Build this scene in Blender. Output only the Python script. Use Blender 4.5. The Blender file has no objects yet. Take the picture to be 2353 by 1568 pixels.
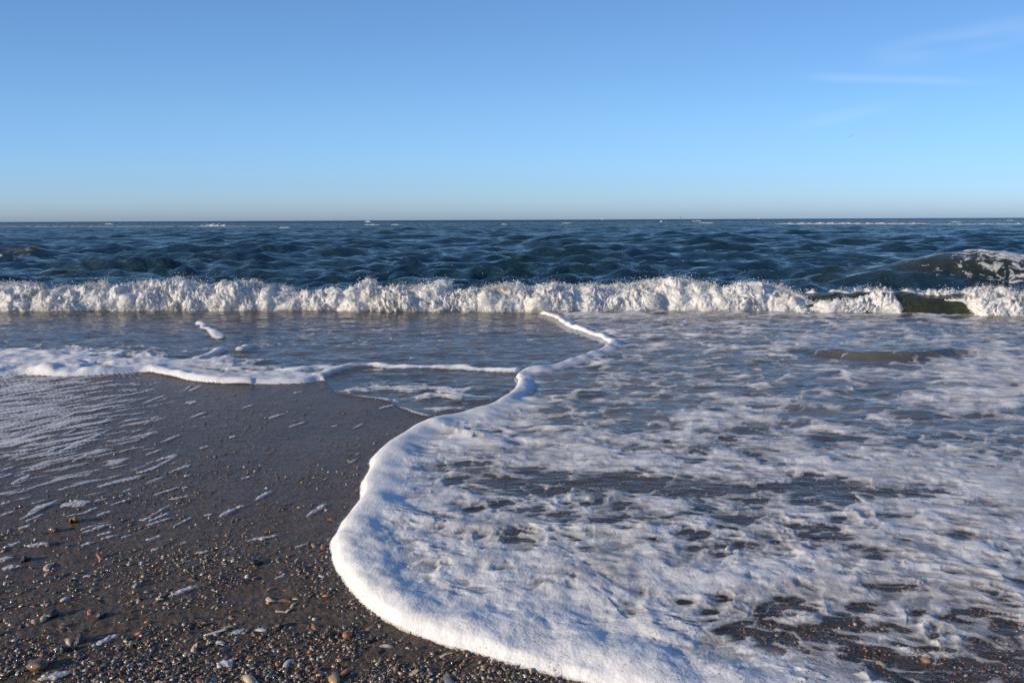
import bpy, bmesh, math, random
import numpy as np
from mathutils import Vector, Matrix

sc = bpy.context.scene
COL = sc.collection
R = math.radians

# ------------------------------------------------------------------ camera
CAM_H = 1.15
FPX, PW, PH = 1711.0, 2352.0, 1568.0          # focal length and frame in photo pixels
PITCH = math.atan((784 - 505) / FPX)
ROLL = R(0.24)
_F = np.array([0, math.cos(PITCH), -math.sin(PITCH)])
_R0 = np.array([1.0, 0, 0]); _U0 = np.array([0, math.sin(PITCH), math.cos(PITCH)])
_R = _R0 * math.cos(ROLL) - _U0 * math.sin(ROLL)
_U = _U0 * math.cos(ROLL) + _R0 * math.sin(ROLL)
cam = bpy.data.cameras.new('camera'); cam_o = bpy.data.objects.new('camera', cam); COL.objects.link(cam_o)
cam.lens = 36.0 * FPX / PW; cam.clip_start = 0.05; cam.clip_end = 40000
M = Matrix.Identity(4)
for i in range(3):
    M[i][0], M[i][1], M[i][2] = _R[i], _U[i], -_F[i]
M[2][3] = CAM_H
cam_o.matrix_world = M
sc.camera = cam_o

# ------------------------------------------------------------------ sky, sun, exposure
SUN_AZ, SUN_EL = 246.0, 15.0
world = bpy.data.worlds.new('World'); sc.world = world; world.use_nodes = True
wn = world.node_tree; bg = wn.nodes['Background']
sky = wn.nodes.new('ShaderNodeTexSky'); sky.sky_type = 'NISHITA'; sky.sun_disc = False
sky.sun_elevation = R(SUN_EL); sky.sun_rotation = R(SUN_AZ)
sky.air_density = 0.8; sky.dust_density = 0.8; sky.ozone_density = 4.6
_tc = wn.nodes.new('ShaderNodeTexCoord')
_sc = wn.nodes.new('ShaderNodeVectorMath'); _sc.operation = 'MULTIPLY'; _sc.inputs[1].default_value = (.5, 1, 1)
_no = wn.nodes.new('ShaderNodeVectorMath'); _no.operation = 'NORMALIZE'
wn.links.new(_tc.outputs['Generated'], _sc.inputs[0]); wn.links.new(_sc.outputs[0], _no.inputs[0]); wn.links.new(_no.outputs[0], sky.inputs['Vector'])
# the bluish mauve haze layer low over the sea, all round the horizon
_sp = wn.nodes.new('ShaderNodeSeparateXYZ'); wn.links.new(_tc.outputs['Generated'], _sp.inputs[0])
_cr = wn.nodes.new('ShaderNodeValToRGB'); wn.links.new(_sp.outputs['Z'], _cr.inputs[0])
for _i, (_p, _c) in enumerate([(0.0, (.71, .755, .95)), (.045, (.66, .69, .79)), (.13, (.735, .755, .75)), (1.0, (.70, .735, .765))]):
    _e = _cr.color_ramp.elements[_i] if _i < 2 else _cr.color_ramp.elements.new(_p)
    _e.position = _p; _e.color = _c + (1,)
_mu = wn.nodes.new('ShaderNodeVectorMath'); _mu.operation = 'MULTIPLY'; wn.links.new(sky.outputs[0], _mu.inputs[0]); wn.links.new(_cr.outputs[0], _mu.inputs[1])
_m2 = wn.nodes.new('ShaderNodeVectorMath'); _m2.operation = 'SCALE'; _m2.inputs['Scale'].default_value = 1.4; wn.links.new(_mu.outputs[0], _m2.inputs[0])
# thin cirrus wisps high at the right
def _vm(op, a, b=None):
    n_ = wn.nodes.new('ShaderNodeMath'); n_.operation = op
    for i_, v_ in enumerate((a, b)):
        if v_ is None: continue
        if isinstance(v_, (int, float)): n_.inputs[i_].default_value = v_
        else: wn.links.new(v_, n_.inputs[i_])
    return n_.outputs[0]
def _mr(v_, a, b):
    n_ = wn.nodes.new('ShaderNodeMapRange'); n_.interpolation_type = 'SMOOTHSTEP'; wn.links.new(v_, n_.inputs['Value'])
    n_.inputs['From Min'].default_value = a; n_.inputs['From Max'].default_value = b; return n_.outputs[0]
_ay = _vm('MAXIMUM', _sp.outputs['Y'], .05); _az = _vm('DIVIDE', _sp.outputs['X'], _ay); _el = _vm('DIVIDE', _sp.outputs['Z'], _ay)
_ns = wn.nodes.new('ShaderNodeTexNoise'); _ns.inputs['Scale'].default_value = 7.0; _ns.inputs['Detail'].default_value = 5
_mp = wn.nodes.new('ShaderNodeMapping'); _mp.inputs['Scale'].default_value = (.7, 1, 5); _mp.inputs['Rotation'].default_value = (0, .25, 0); wn.links.new(_tc.outputs['Generated'], _mp.inputs['Vector']); wn.links.new(_mp.outputs[0], _ns.inputs['Vector'])
_wisp = 0.0
for (_p0, _r0, _p1, _r1, _w, _k) in [(1840, 176, 2300, 190, .0085, .38), (2000, 140, 2560, 20, .026, .45), (1820, 292, 2080, 236, .013, .35), (1360, 236, 1430, 205, .008, .12)]:
    _d0 = _F + (_p0 - PW / 2) / FPX * _R - (_r0 - PH / 2) / FPX * _U; _d1 = _F + (_p1 - PW / 2) / FPX * _R - (_r1 - PH / 2) / FPX * _U
    _a0, _e0, _a1, _e1 = _d0[0] / _d0[1], _d0[2] / _d0[1], _d1[0] / _d1[1], _d1[2] / _d1[1]; _sl = (_e1 - _e0) / (_a1 - _a0)
    _off = _vm('ABSOLUTE', _vm('SUBTRACT', _vm('SUBTRACT', _el, float(_e0)), _vm('MULTIPLY', _vm('SUBTRACT', _az, float(_a0)), float(_sl))))
    _b = _vm('MULTIPLY', _mr(_off, _w, 0.0), _vm('MULTIPLY', _mr(_az, float(_a0) - .02, float(_a0) + .06), _mr(_az, float(_a1) + .03, float(_a1) - .09)))
    _b = _vm('MULTIPLY', _b, _k); _wisp = _b if isinstance(_wisp, float) else _vm('ADD', _wisp, _b)
_wisp = _vm('MULTIPLY', _wisp, _mr(_ns.outputs['Fac'], .30, .62))
_mx = wn.nodes.new('ShaderNodeMix'); _mx.data_type = 'RGBA'; wn.links.new(_vm('MULTIPLY', _wisp, .22), _mx.inputs[0]); wn.links.new(_m2.outputs[0], _mx.inputs[6]); _mx.inputs[7].default_value = (5.6, 6.0, 6.6, 1)
wn.links.new(_mx.outputs[2], bg.inputs['Color']); bg.inputs['Strength'].default_value = 0.15
sun = bpy.data.lights.new('sun', 'SUN'); sun_o = bpy.data.objects.new('sun', sun); COL.objects.link(sun_o)
sun.energy = 4.3; sun.angle = R(0.53); sun.color = (1.0, 0.82, 0.60)
_sd = Vector((math.sin(R(SUN_AZ)) * math.cos(R(SUN_EL)), math.cos(R(SUN_AZ)) * math.cos(R(SUN_EL)), math.sin(R(SUN_EL))))
sun_o.rotation_euler = _sd.to_track_quat('Z', 'Y').to_euler()
sc.view_settings.view_transform = 'Standard'; sc.view_settings.look = 'None'
sc.view_settings.exposure = 0.4; sc.view_settings.gamma = 1.0; sc.view_settings.use_curve_mapping = False
sc.render.engine = 'CYCLES'
sc.cycles.max_bounces = 8; sc.cycles.transparent_max_bounces = 16
sc.cycles.caustics_reflective = False; sc.cycles.caustics_refractive = False

# ------------------------------------------------------------------ numpy helpers
rng = np.random.default_rng(7)
random.seed(7)
_perm = rng.permutation(256).astype(np.int32); _perm = np.concatenate([_perm, _perm, _perm])
_g3 = rng.normal(size=(256, 3)).astype(np.float32); _g3 /= np.linalg.norm(_g3, axis=1)[:, None]
_g2a = rng.uniform(0, 2 * np.pi, 256); _g2 = np.stack([np.cos(_g2a), np.sin(_g2a)], 1).astype(np.float32)
_rv = rng.uniform(0, 1, 256).astype(np.float32)

def n2(x, y):
    x = np.asarray(x, np.float32); y = np.asarray(y, np.float32)
    xi = np.floor(x).astype(np.int32); yi = np.floor(y).astype(np.int32)
    xf = x - xi; yf = y - yi; xi &= 255; yi &= 255
    u = xf ** 3 * (xf * (xf * 6 - 15) + 10); v = yf ** 3 * (yf * (yf * 6 - 15) + 10)
    def g(ix, iy, fx, fy):
        h = _perm[_perm[xi + ix] + yi + iy] & 255
        G = _g2[h]; return G[..., 0] * fx + G[..., 1] * fy
    a = g(0, 0, xf, yf); b = g(1, 0, xf - 1, yf); c = g(0, 1, xf, yf - 1); d = g(1, 1, xf - 1, yf - 1)
    return (a + u * (b - a) + v * ((c + u * (d - c)) - (a + u * (b - a)))) * 1.5

def n3(x, y, z):
    x = np.asarray(x, np.float32); y = np.asarray(y, np.float32); z = np.asarray(z, np.float32)
    xi = np.floor(x).astype(np.int32); yi = np.floor(y).astype(np.int32); zi = np.floor(z).astype(np.int32)
    xf = x - xi; yf = y - yi; zf = z - zi; xi &= 255; yi &= 255; zi &= 255
    u = xf ** 3 * (xf * (xf * 6 - 15) + 10); v = yf ** 3 * (yf * (yf * 6 - 15) + 10); w = zf ** 3 * (zf * (zf * 6 - 15) + 10)
    out = 0
    for ix in (0, 1):
        for iy in (0, 1):
            for iz in (0, 1):
                h = _perm[_perm[_perm[xi + ix] + yi + iy] + zi + iz] & 255
                G = _g3[h]
                k = (u if ix else 1 - u) * (v if iy else 1 - v) * (w if iz else 1 - w)
                out = out + k * (G[..., 0] * (xf - ix) + G[..., 1] * (yf - iy) + G[..., 2] * (zf - iz))
    return out * 1.4

def fbm2(x, y, o=4, gain=0.5, lac=2.03):
    s = 0; a = 1.0; t = 0
    for i in range(o):
        s = s + a * n2(x + 17.3 * i, y - 9.1 * i); t += a; a *= gain; x = x * lac; y = y * lac
    return s / t

def billow3(x, y, z, o=4, gain=0.5):
    s = 0; a = 1.0; t = 0
    for i in range(o):
        s = s + a * np.abs(n3(x + 7.7 * i, y + 3.1 * i, z)); t += a; a *= gain; x = x * 2.1; y = y * 2.1; z = z * 2.1
    return s / t

def cells(x, y, jit=0.9):
    """distance to nearest and second nearest scattered point, and a random value of the nearest cell"""
    xi = np.floor(x).astype(np.int32); yi = np.floor(y).astype(np.int32)
    f1 = np.full(x.shape, 9., np.float32); f2 = f1.copy(); idv = np.zeros(x.shape, np.float32)
    for ox in (-1, 0, 1):
        for oy in (-1, 0, 1):
            cx = xi + ox; cy = yi + oy
            h = _perm[_perm[cx & 255] + (cy & 255)] & 255
            px = cx + .5 + jit * (_rv[h] - .5); py = cy + .5 + jit * (_rv[_perm[h + 1]] - .5)
            d = np.sqrt((x - px) ** 2 + (y - py) ** 2).astype(np.float32)
            nearer = d < f1
            f2 = np.where(nearer, f1, np.minimum(f2, d)); idv = np.where(nearer, _rv[_perm[h + 2]], idv); f1 = np.where(nearer, d, f1)
    return f1, f2, idv

def sm(a, b, x):
    t = np.clip((np.asarray(x, np.float32) - a) / (b - a), 0, 1); return t * t * (3 - 2 * t)

def ray_at(px, py, z=0.0):
    """point of the level z seen at photo pixel (px, py)"""
    px = np.asarray(px, float); py = np.asarray(py, float)
    a = (px - PW / 2) / FPX; b = -(py - PH / 2) / FPX
    d = _F + a[..., None] * _R + b[..., None] * _U
    t = (z - CAM_H) / d[..., 2]
    return d[..., 0] * t, d[..., 1] * t

def at(px, py, z=0.0):
    x, y = ray_at(np.array(px), np.array(py), z); return float(x), float(y)

def at_depth(px, py, y):
    """point at distance y seen at photo pixel"""
    d = _F + (px - PW / 2) / FPX * _R - (py - PH / 2) / FPX * _U
    t = y / d[1]; return float(d[0] * t), float(y), float(CAM_H + d[2] * t)

def to_px(x, y, z=0.0):
    v = np.stack([x, y, z + 0 * x - CAM_H], -1)
    f = v @ _F; return PW / 2 + FPX * (v @ _R) / f, PH / 2 - FPX * (v @ _U) / f

def poly_dist(X, Y, pts):
    """distance to a polyline of world points"""
    best = np.full(X.shape, 1e9, np.float32)
    X = X.astype(np.float32); Y = Y.astype(np.float32)
    for (ax, ay), (bx, by) in zip(pts[:-1], pts[1:]):
        dx, dy = bx - ax, by - ay; L = dx * dx + dy * dy + 1e-12
        t = np.clip(((X - ax) * dx + (Y - ay) * dy) / L, 0, 1)
        best = np.minimum(best, (X - ax - t * dx) ** 2 + (Y - ay - t * dy) ** 2)
    return np.sqrt(best)

def inside(X, Y, pts):
    r = np.zeros(X.shape, bool); n = len(pts)
    for i in range(n):
        ax, ay = pts[i]; bx, by = pts[(i + 1) % n]
        if ay == by: continue
        c = (ay > Y) != (by > Y)
        r ^= c & (X < (bx - ax) * (Y - ay) / (by - ay) + ax)
    return r

def smooth_line(pts, n=6):
    """Catmull-Rom through pixel points"""
    p = np.array(pts, float); p = np.vstack([2 * p[0] - p[1], p, 2 * p[-1] - p[-2]]); out = []
    for i in range(1, len(p) - 2):
        for k in range(n):
            t = k / n
            out.append(.5 * ((2 * p[i]) + (-p[i - 1] + p[i + 1]) * t + (2 * p[i - 1] - 5 * p[i] + 4 * p[i + 1] - p[i + 2]) * t * t + (-p[i - 1] + 3 * p[i] - 3 * p[i + 1] + p[i + 2]) * t ** 3))
    out.append(p[-2]); return np.array(out)

def px_line(pts, n=6):
    q = smooth_line(pts, n); x, y = ray_at(q[:, 0], q[:, 1]); return list(zip(x.tolist(), y.tolist()))

def set_props(o, **kw):
    for k, v in kw.items():
        if v is not None: o[k] = v
    return o

def link(o, parent=None):
    COL.objects.link(o)
    if parent is not None: o.parent = parent
    return o

def empty(name, loc=(0, 0, 0), **kw):
    o = bpy.data.objects.new(name, None); o.location = loc; o.empty_display_size = 0.1
    return set_props(link(o), **kw)

def np_mesh(name, co, faces, attrs=None, smooth=True, cols=None):
    """mesh from numpy arrays; faces (n,3) or (n,4); attrs: point floats; cols: point colours"""
    me = bpy.data.meshes.new(name)
    co = np.asarray(co, np.float32); faces = np.asarray(faces, np.int32)
    k = faces.shape[1]
    me.vertices.add(len(co)); me.vertices.foreach_set('co', co.ravel())
    me.loops.add(faces.size); me.loops.foreach_set('vertex_index', faces.ravel())
    me.polygons.add(len(faces)); me.polygons.foreach_set('loop_start', np.arange(0, faces.size, k, dtype=np.int32))
    me.polygons.foreach_set('loop_total', np.full(len(faces), k, np.int32))
    me.update(calc_edges=True)
    if smooth: me.polygons.foreach_set('use_smooth', np.ones(len(faces), bool))
    for an, av in (attrs or {}).items():
        a = me.attributes.new(an, 'FLOAT', 'POINT'); a.data.foreach_set('value', np.asarray(av, np.float32).ravel())
    if cols is not None:
        a = me.attributes.new('tone', 'FLOAT_COLOR', 'POINT'); a.data.foreach_set('color', np.asarray(cols, np.float32).ravel())
    return me

def grid_faces(nr, nc):
    i = np.arange(nr * nc, dtype=np.int32).reshape(nr, nc)
    return np.stack([i[:-1, :-1], i[:-1, 1:], i[1:, 1:], i[1:, :-1]], -1)

def sub_mesh(name, co, fmask, attrs=None, up=True):
    """grid mesh (nr,nc,3) limited to faces in fmask (nr-1,nc-1)"""
    nr, nc = co.shape[:2]
    f = grid_faces(nr, nc)[fmask]
    if up:
        P_ = co.reshape(-1, 3); q = f[::max(1, len(f) // 4000)]
        if np.cross(P_[q[:, 1]] - P_[q[:, 0]], P_[q[:, 3]] - P_[q[:, 0]])[:, 2].mean() < 0: f = f[:, ::-1]
    used = np.zeros(nr * nc, bool); used[f.ravel()] = True
    idx = np.cumsum(used) - 1
    return np_mesh(name, co.reshape(-1, 3)[used], idx[f], {k: v.ravel()[used] for k, v in (attrs or {}).items()})

def fany(m): return m[:-1, :-1] | m[1:, :-1] | m[:-1, 1:] | m[1:, 1:]
def fall(m): return m[:-1, :-1] & m[1:, :-1] & m[:-1, 1:] & m[1:, 1:]

# ------------------------------------------------------------------ materials
class NT:
    def __init__(s, name):
        s.m = bpy.data.materials.new(name); s.m.use_nodes = True; s.t = s.m.node_tree; s.t.nodes.clear()
        s.out = s.n('ShaderNodeOutputMaterial')
    def n(s, typ, **kw):
        nd = s.t.nodes.new(typ)
        for k, v in kw.items():
            if isinstance(k, str) and hasattr(nd, k): setattr(nd, k, v)
        return nd
    def l(s, a, b): s.t.links.new(a, b)
    def val(s, sock, v):
        if hasattr(v, 'is_output') or isinstance(v, bpy.types.NodeSocket): s.l(v, sock)
        else: sock.default_value = v
    def math(s, op, a, b=None, clamp=False):
        m = s.n('ShaderNodeMath', operation=op); m.use_clamp = clamp; s.val(m.inputs[0], a)
        if b is not None: s.val(m.inputs[1], b)
        return m.outputs[0]
    def ramp(s, v, a, b, c=0.0, d=1.0, smooth=True):
        m = s.n('ShaderNodeMapRange'); m.interpolation_type = 'SMOOTHSTEP' if smooth else 'LINEAR'
        s.val(m.inputs['Value'], v); m.inputs['From Min'].default_value = a; m.inputs['From Max'].default_value = b
        m.inputs['To Min'].default_value = c; m.inputs['To Max'].default_value = d; return m.outputs[0]
    def pos(s, scale=(1, 1, 1)):
        g = s.n('ShaderNodeNewGeometry'); mp = s.n('ShaderNodeMapping'); mp.inputs['Scale'].default_value = scale
        s.l(g.outputs['Position'], mp.inputs['Vector']); return mp.outputs[0]
    def noise(s, vec, scale, detail=3, rough=.55, dist=0):
        n = s.n('ShaderNodeTexNoise'); s.l(vec, n.inputs['Vector']); n.inputs['Scale'].default_value = scale
        n.inputs['Detail'].default_value = detail; n.inputs['Roughness'].default_value = rough; n.inputs['Distortion'].default_value = dist
        return n.outputs['Fac']
    def voro(s, vec, scale, feature='F1', out='Distance'):
        n = s.n('ShaderNodeTexVoronoi', feature=feature); s.l(vec, n.inputs['Vector']); n.inputs['Scale'].default_value = scale
        return n.outputs[out]
    def bump(s, h, dist, strength=1.0, nrm=None):
        b = s.n('ShaderNodeBump'); b.inputs['Distance'].default_value = dist; b.inputs['Strength'].default_value = strength
        s.l(h, b.inputs['Height'])
        if nrm is not None: s.l(nrm, b.inputs['Normal'])
        return b.outputs[0]
    def attr(s, name): return s.n('ShaderNodeAttribute', attribute_name=name).outputs['Fac']
    def mixc(s, f, a, b):
        m = s.n('ShaderNodeMix', data_type='RGBA'); s.val(m.inputs[0], f); s.val(m.inputs[6], a); s.val(m.inputs[7], b); return m.outputs[2]
    def mixs(s, f, a, b):
        m = s.n('ShaderNodeMixShader'); s.val(m.inputs[0], f); s.l(a, m.inputs[1]); s.l(b, m.inputs[2]); return m.outputs[0]
    def princ(s, **kw):
        p = s.n('ShaderNodeBsdfPrincipled')
        for k, v in kw.items(): s.val(p.inputs[k.replace('_', ' ')], v)
        return p.outputs[0]
    def done(s, sh): s.l(sh, s.out.inputs['Surface']); return s.m

def mat_sea(name='sea_water', c1=(.007, .026, .048, 1), c2=(.012, .034, .044, 1)):
    t = NT(name)
    a = t.noise(t.pos((.45, 1.0, 1.0)), 3.4, 5, .62, .3)
    b = t.noise(t.pos((.5, 1.0, 1.0)), 12.0, 4, .6, .4)
    c = t.noise(t.pos((.5, 1.0, 1.0)), .55, 4, .6, .2)
    n = t.bump(c, .8, .6); n = t.bump(a, 0.24, .9, n); n = t.bump(b, 0.035, .8, n)
    g = t.n('ShaderNodeNewGeometry'); sp = t.n('ShaderNodeSeparateXYZ'); t.l(g.outputs['Position'], sp.inputs[0])
    far = t.ramp(sp.outputs['Y'], 11, 110, .28, 1)
    nz = t.n('ShaderNodeTexNoise'); t.l(t.pos((.8, 1, 1)), nz.inputs['Vector']); nz.inputs['Scale'].default_value = 1.5; nz.inputs['Detail'].default_value = 6; nz.inputs['Roughness'].default_value = .65
    v = t.n('ShaderNodeVectorMath', operation='SUBTRACT'); t.l(nz.outputs['Color'], v.inputs[0]); v.inputs[1].default_value = (.5, .80, .5)
    vs = t.n('ShaderNodeVectorMath', operation='SCALE'); t.l(v.outputs[0], vs.inputs[0]); t.l(t.math('MULTIPLY', far, 1.15), vs.inputs['Scale'])
    va = t.n('ShaderNodeVectorMath', operation='ADD'); t.l(n, va.inputs[0]); t.l(vs.outputs[0], va.inputs[1])
    vn = t.n('ShaderNodeVectorMath', operation='NORMALIZE'); t.l(va.outputs[0], vn.inputs[0]); n = vn.outputs[0]
    tur = t.noise(t.pos(), 0.15, 3)
    col = t.mixc(t.ramp(tur, .35, .65), c1, c2)
    col = t.mixc(t.attr('sandy'), col, (.026, .033, .019, 1))
    return t.done(t.princ(Base_Color=col, Roughness=.07, IOR=1.333, Normal=n))

def mat_shallow():
    t = NT('shallow_water')
    a = t.noise(t.pos((.45, 1, 1)), 13.0, 4, .55, .5)
    b = t.noise(t.pos((.55, 1, 1)), 45.0, 3, .5, .5)
    n = t.bump(a, 0.018, .8); n = t.bump(b, 0.003, .7, n)
    fr = t.n('ShaderNodeFresnel'); t.l(n, fr.inputs['Normal'])
    gb = t.n('ShaderNodeNewGeometry'); t.l(t.ramp(gb.outputs['Backfacing'], 0, 1, 1.333, .75, False), fr.inputs['IOR'])  # same share of light goes in from either side of the film
    gl = t.n('ShaderNodeBsdfGlossy'); gl.inputs['Roughness'].default_value = .04; t.l(n, gl.inputs['Normal'])
    tr = t.n('ShaderNodeBsdfTransparent'); tr.inputs['Color'].default_value = (.93, .90, .85, 1)
    df = t.n('ShaderNodeBsdfDiffuse'); df.inputs['Color'].default_value = (.16, .14, .115, 1)
    body = t.mixs(t.ramp(t.attr('depth'), .0, .12, .0, .50), tr.outputs[0], df.outputs[0])
    mk = t.n('ShaderNodeBsdfDiffuse'); mk.inputs['Color'].default_value = (.62, .62, .63, 1)
    mf = t.math('MULTIPLY', t.attr('milk'), t.ramp(t.noise(t.pos((.35, 1, 1)), 9.0, 5, .6, .6), .35, .7, .15, 1.0))
    body = t.mixs(mf, body, mk.outputs[0])
    return t.done(t.mixs(fr.outputs[0], body, gl.outputs[0]))

def mat_foam(name='sea_foam', bub=1.0, tint=(.86, .87, .88, 1), alpha=True, sandy=False):
    t = NT(name)
    p = t.pos()
    v1 = t.voro(p, 95.0); v2 = t.voro(p, 260.0); v3 = t.noise(p, 34.0, 4, .6)
    h = t.math('ADD', t.math('MULTIPLY', v1, .6), t.math('MULTIPLY', v3, .8))
    n = t.bump(h, .0028 * bub, .6); n = t.bump(v2, .0012 * bub, .4, n)
    col = t.mixc(t.ramp(t.noise(p, 9.0, 3), .3, .75), tint, (.88, .88, .87, 1) if sandy else (.79, .79, .78, 1))
    if sandy: col = t.mixc(t.ramp(t.noise(t.pos((.8, 1, 1.6)), 1.9, 4, .6), .50, .72, 0, .75), col, (.58, .52, .40, 1))
    d = t.princ(Base_Color=col, Roughness=.55, Normal=n, Specular_IOR_Level=.35)
    tl = t.n('ShaderNodeBsdfTranslucent'); tl.inputs['Color'].default_value = (.85, .87, .9, 1)
    sh = t.mixs(.40 if sandy else .16, d, tl.outputs[0])
    if alpha:
        f = t.attr('f')
        fine = t.noise(p, 60.0, 4, .65)
        e = t.math('ADD', f, t.math('MULTIPLY', t.math('SUBTRACT', fine, .5), .22))
        al = t.math('ADD', t.math('MULTIPLY', t.ramp(e, -.06, .14, 0, .46), 1.0), t.ramp(e, .06, .62, 0, .51))
        hole = t.math('MULTIPLY', t.math('MAXIMUM', t.ramp(t.voro(p, 95.0), .10, .40, .9, 0), t.ramp(t.voro(p, 210.0), .10, .42, .8, 0)), t.ramp(t.noise(p, 26.0, 4), .45, .68))
        al = t.math('MULTIPLY', al, t.math('SUBTRACT', 1.0, t.math('MULTIPLY', hole, t.attr('bub'))))
        veil = t.math('MULTIPLY', t.attr('thin'), t.math('ADD', t.ramp(t.noise(t.pos((.7, 1, 1)), 5.5, 5, .65, .4), .36, .60, .36, .0), t.ramp(t.noise(p, 42.0, 4, .7), .42, .62, .12, .0)))
        al = t.math('MULTIPLY', al, t.math('SUBTRACT', 1.0, veil, True))
        tr = t.n('ShaderNodeBsdfTransparent')
        sh = t.mixs(al, tr.outputs[0], sh)
    return t.done(sh)

def mat_sand():
    t = NT('wet_sand')
    p = t.pos()
    a = t.noise(p, 60, 5, .65); b = t.noise(p, 420, 3, .6); c = t.noise(p, 2.2, 4, .6)
    base = t.mixc(t.ramp(a, .35, .7), (.064, .043, .028, 1), (.150, .106, .070, 1))
    base = t.mixc(t.ramp(b, .5, .75, 0, .6), base, (.21, .165, .12, 1))
    base = t.mixc(t.ramp(c, .35, .7, 0, .5), base, (.074, .053, .037, 1))
    n = t.bump(a, .010, .7); n = t.bump(b, .002, .6, n)
    wet = t.attr('wet')
    film = t.noise(t.pos((.5, 1, 1)), 16, 4, .6)
    nc = t.bump(film, .022, .7)
    return t.done(t.princ(Base_Color=base, Roughness=.6, Specular_IOR_Level=.25, Normal=n, Coat_Weight=t.ramp(wet, 0, 1, .05, .48, False), Coat_Roughness=.18, Coat_IOR=1.33, Coat_Normal=nc))

def mat_tone(name, rough=.4, coat=.3):
    t = NT(name)
    c = t.n('ShaderNodeAttribute', attribute_name='tone').outputs['Color']
    k = t.noise(t.pos(), 300, 3)
    c2 = t.mixc(t.ramp(k, .3, .75, 0, .45), c, (.05, .04, .03, 1))
    return t.done(t.princ(Base_Color=c2, Roughness=rough, Coat_Weight=coat, Coat_Roughness=.1))

def mat_shell(name, c1, c2, rough=.38, band=140):
    t = NT(name)
    tc = t.n('ShaderNodeTexCoord')
    mp = t.n('ShaderNodeMapping'); t.l(tc.outputs['Object'], mp.inputs['Vector'])
    k = t.noise(mp.outputs[0], band, 4, .6); v = t.noise(mp.outputs[0], 600, 2)
    col = t.mixc(t.ramp(k, .35, .68), c1 + (1,), c2 + (1,))
    n = t.bump(v, .0012, .6)
    return t.done(t.princ(Base_Color=col, Roughness=rough, Normal=n, Coat_Weight=.4, Coat_Roughness=.08))

def mat_flat(name, c, rough=.5):
    t = NT(name)
    k = t.noise(t.pos(), 3.0, 3)
    return t.done(t.princ(Base_Color=t.mixc(k, c + (1,), tuple(x * .8 for x in c) + (1,)), Roughness=rough))

SEA, SHAL, FOAM, SAND = mat_sea(), mat_shallow(), mat_foam(), mat_sand()
SPRAY = mat_foam('white_water', 2.0, (.93, .93, .925, 1), alpha=False, sandy=True)

# ------------------------------------------------------------------ shore lines (photo pixels, turned into world points)
A_PX = [(1205, 716), (1262, 728), (1300, 752), (1340, 766), (1384, 783), (1392, 794), (1355, 814), (1300, 832), (1245, 848), (1195, 857),
        (1181, 868), (1186, 882), (1168, 906), (1120, 935), (1060, 954), (1000, 966), (950, 984), (910, 1008), (872, 1035), (849, 1060),
        (845, 1086), (829, 1110), (822, 1150), (800, 1182), (775, 1217), (758, 1250), (762, 1290), (776, 1322), (810, 1366), (850, 1402),
        (900, 1436), (960, 1464), (1030, 1487), (1100, 1507), (1200, 1536), (1300, 1560), (1420, 1590), (1600, 1640), (1900, 1720)]
L_PX = [(-1900, 884), (-900, 872), (-420, 880), (-150, 868), (0, 861), (60, 857), (150, 862), (260, 856), (335, 850), (380, 858), (440, 872), (510, 880), (600, 880), (690, 877),
        (740, 871), (757, 888), (775, 904), (830, 913), (885, 922), (920, 940), (975, 958), (1040, 962)]
A = px_line(A_PX); Lf = px_line(L_PX)
far_r = ray_at(np.array([4400.]), np.array([716.])); near_r = ray_at(np.array([4400.]), np.array([1720.]))
A_POLY = A + [(float(near_r[0][0]) , A[-1][1]), (float(far_r[0][0]) + 6, A[-1][1]), (float(far_r[0][0]) + 6, 14.), (A[0][0], 14.)]
L_POLY = Lf + [at(1300, 950), at(2000, 800), (A[0][0] + 4, 14.), (-14., 14.), (Lf[0][0] - 6, Lf[0][1])]

def sdist(X, Y, line, poly):
    d = poly_dist(X, Y, line); return np.where(inside(X, Y, poly), d, -d).astype(np.float32)

# perspective-spaced ground grid (finer near the camera)
def ground_grid(p0, p1, r0, r1, sx, sy, fine=0, wide=False):
    pxs = np.arange(p0, p1 + sx, sx); pys = np.arange(r0, r1 + sy, sy)
    if wide: pxs = np.concatenate([np.arange(p0 - 1500, p0, 14.), pxs, np.arange(p1 + 14., p1 + 1500, 14.)])
    if fine: pys = np.concatenate([np.arange(r0, fine, sy * .5), np.arange(fine, r1 + sy, sy)])
    PX, PY = np.meshgrid(pxs, pys); X, Y = ray_at(PX, PY); return PX, PY, X, Y

def sand_z(X, Y):
    z = -0.012 * np.maximum(Y - 4.5, 0) - 0.03 * np.maximum(Y - 9.5, 0)
    z = z + 0.010 * fbm2(X * 1.1, Y * 1.1, 3)
    return z

# ------------------------------------------------------------------ wet sand
PX, PY, X, Y = ground_grid(-260, 2620, 690, 1700, 3.2, 2.6, 0, True)
z = sand_z(X, Y)
lump = fbm2(X * 14, Y * 22, 4, .6)
rough = sm(1000, 1500, PY)
z = z + fbm2(X * 9, Y * 20, 4, .65) * .0030 * (1 - rough) + lump * (.0022 + .0040 * rough) + .0030 * rough * np.maximum(fbm2(X * 45, Y * 45, 3, .6), 0) + .0012 * fbm2(X * 70, Y * 90, 2)
wet = np.clip(1.05 - sm(960, 1480, PY + 60 * fbm2(X * 1.6, Y * 1.6, 3)) * .95, 0, 1)
dA_s = sdist(X, Y, A, A_POLY)
wet = np.where(dA_s > -.06, np.maximum(wet, .7), wet)
co = np.stack([X, Y, z], -1)
far = [(-400, -30), (400, -30)]
me = sub_mesh('wet_sand', co, np.ones((co.shape[0] - 1, co.shape[1] - 1), bool), {'wet': wet})
sand = link(bpy.data.objects.new('wet_sand', me)); me.materials.append(SAND)
set_props(sand, kind='structure', label='dark wet sand of the beach, strewn with shell fragments', category='beach')
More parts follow.
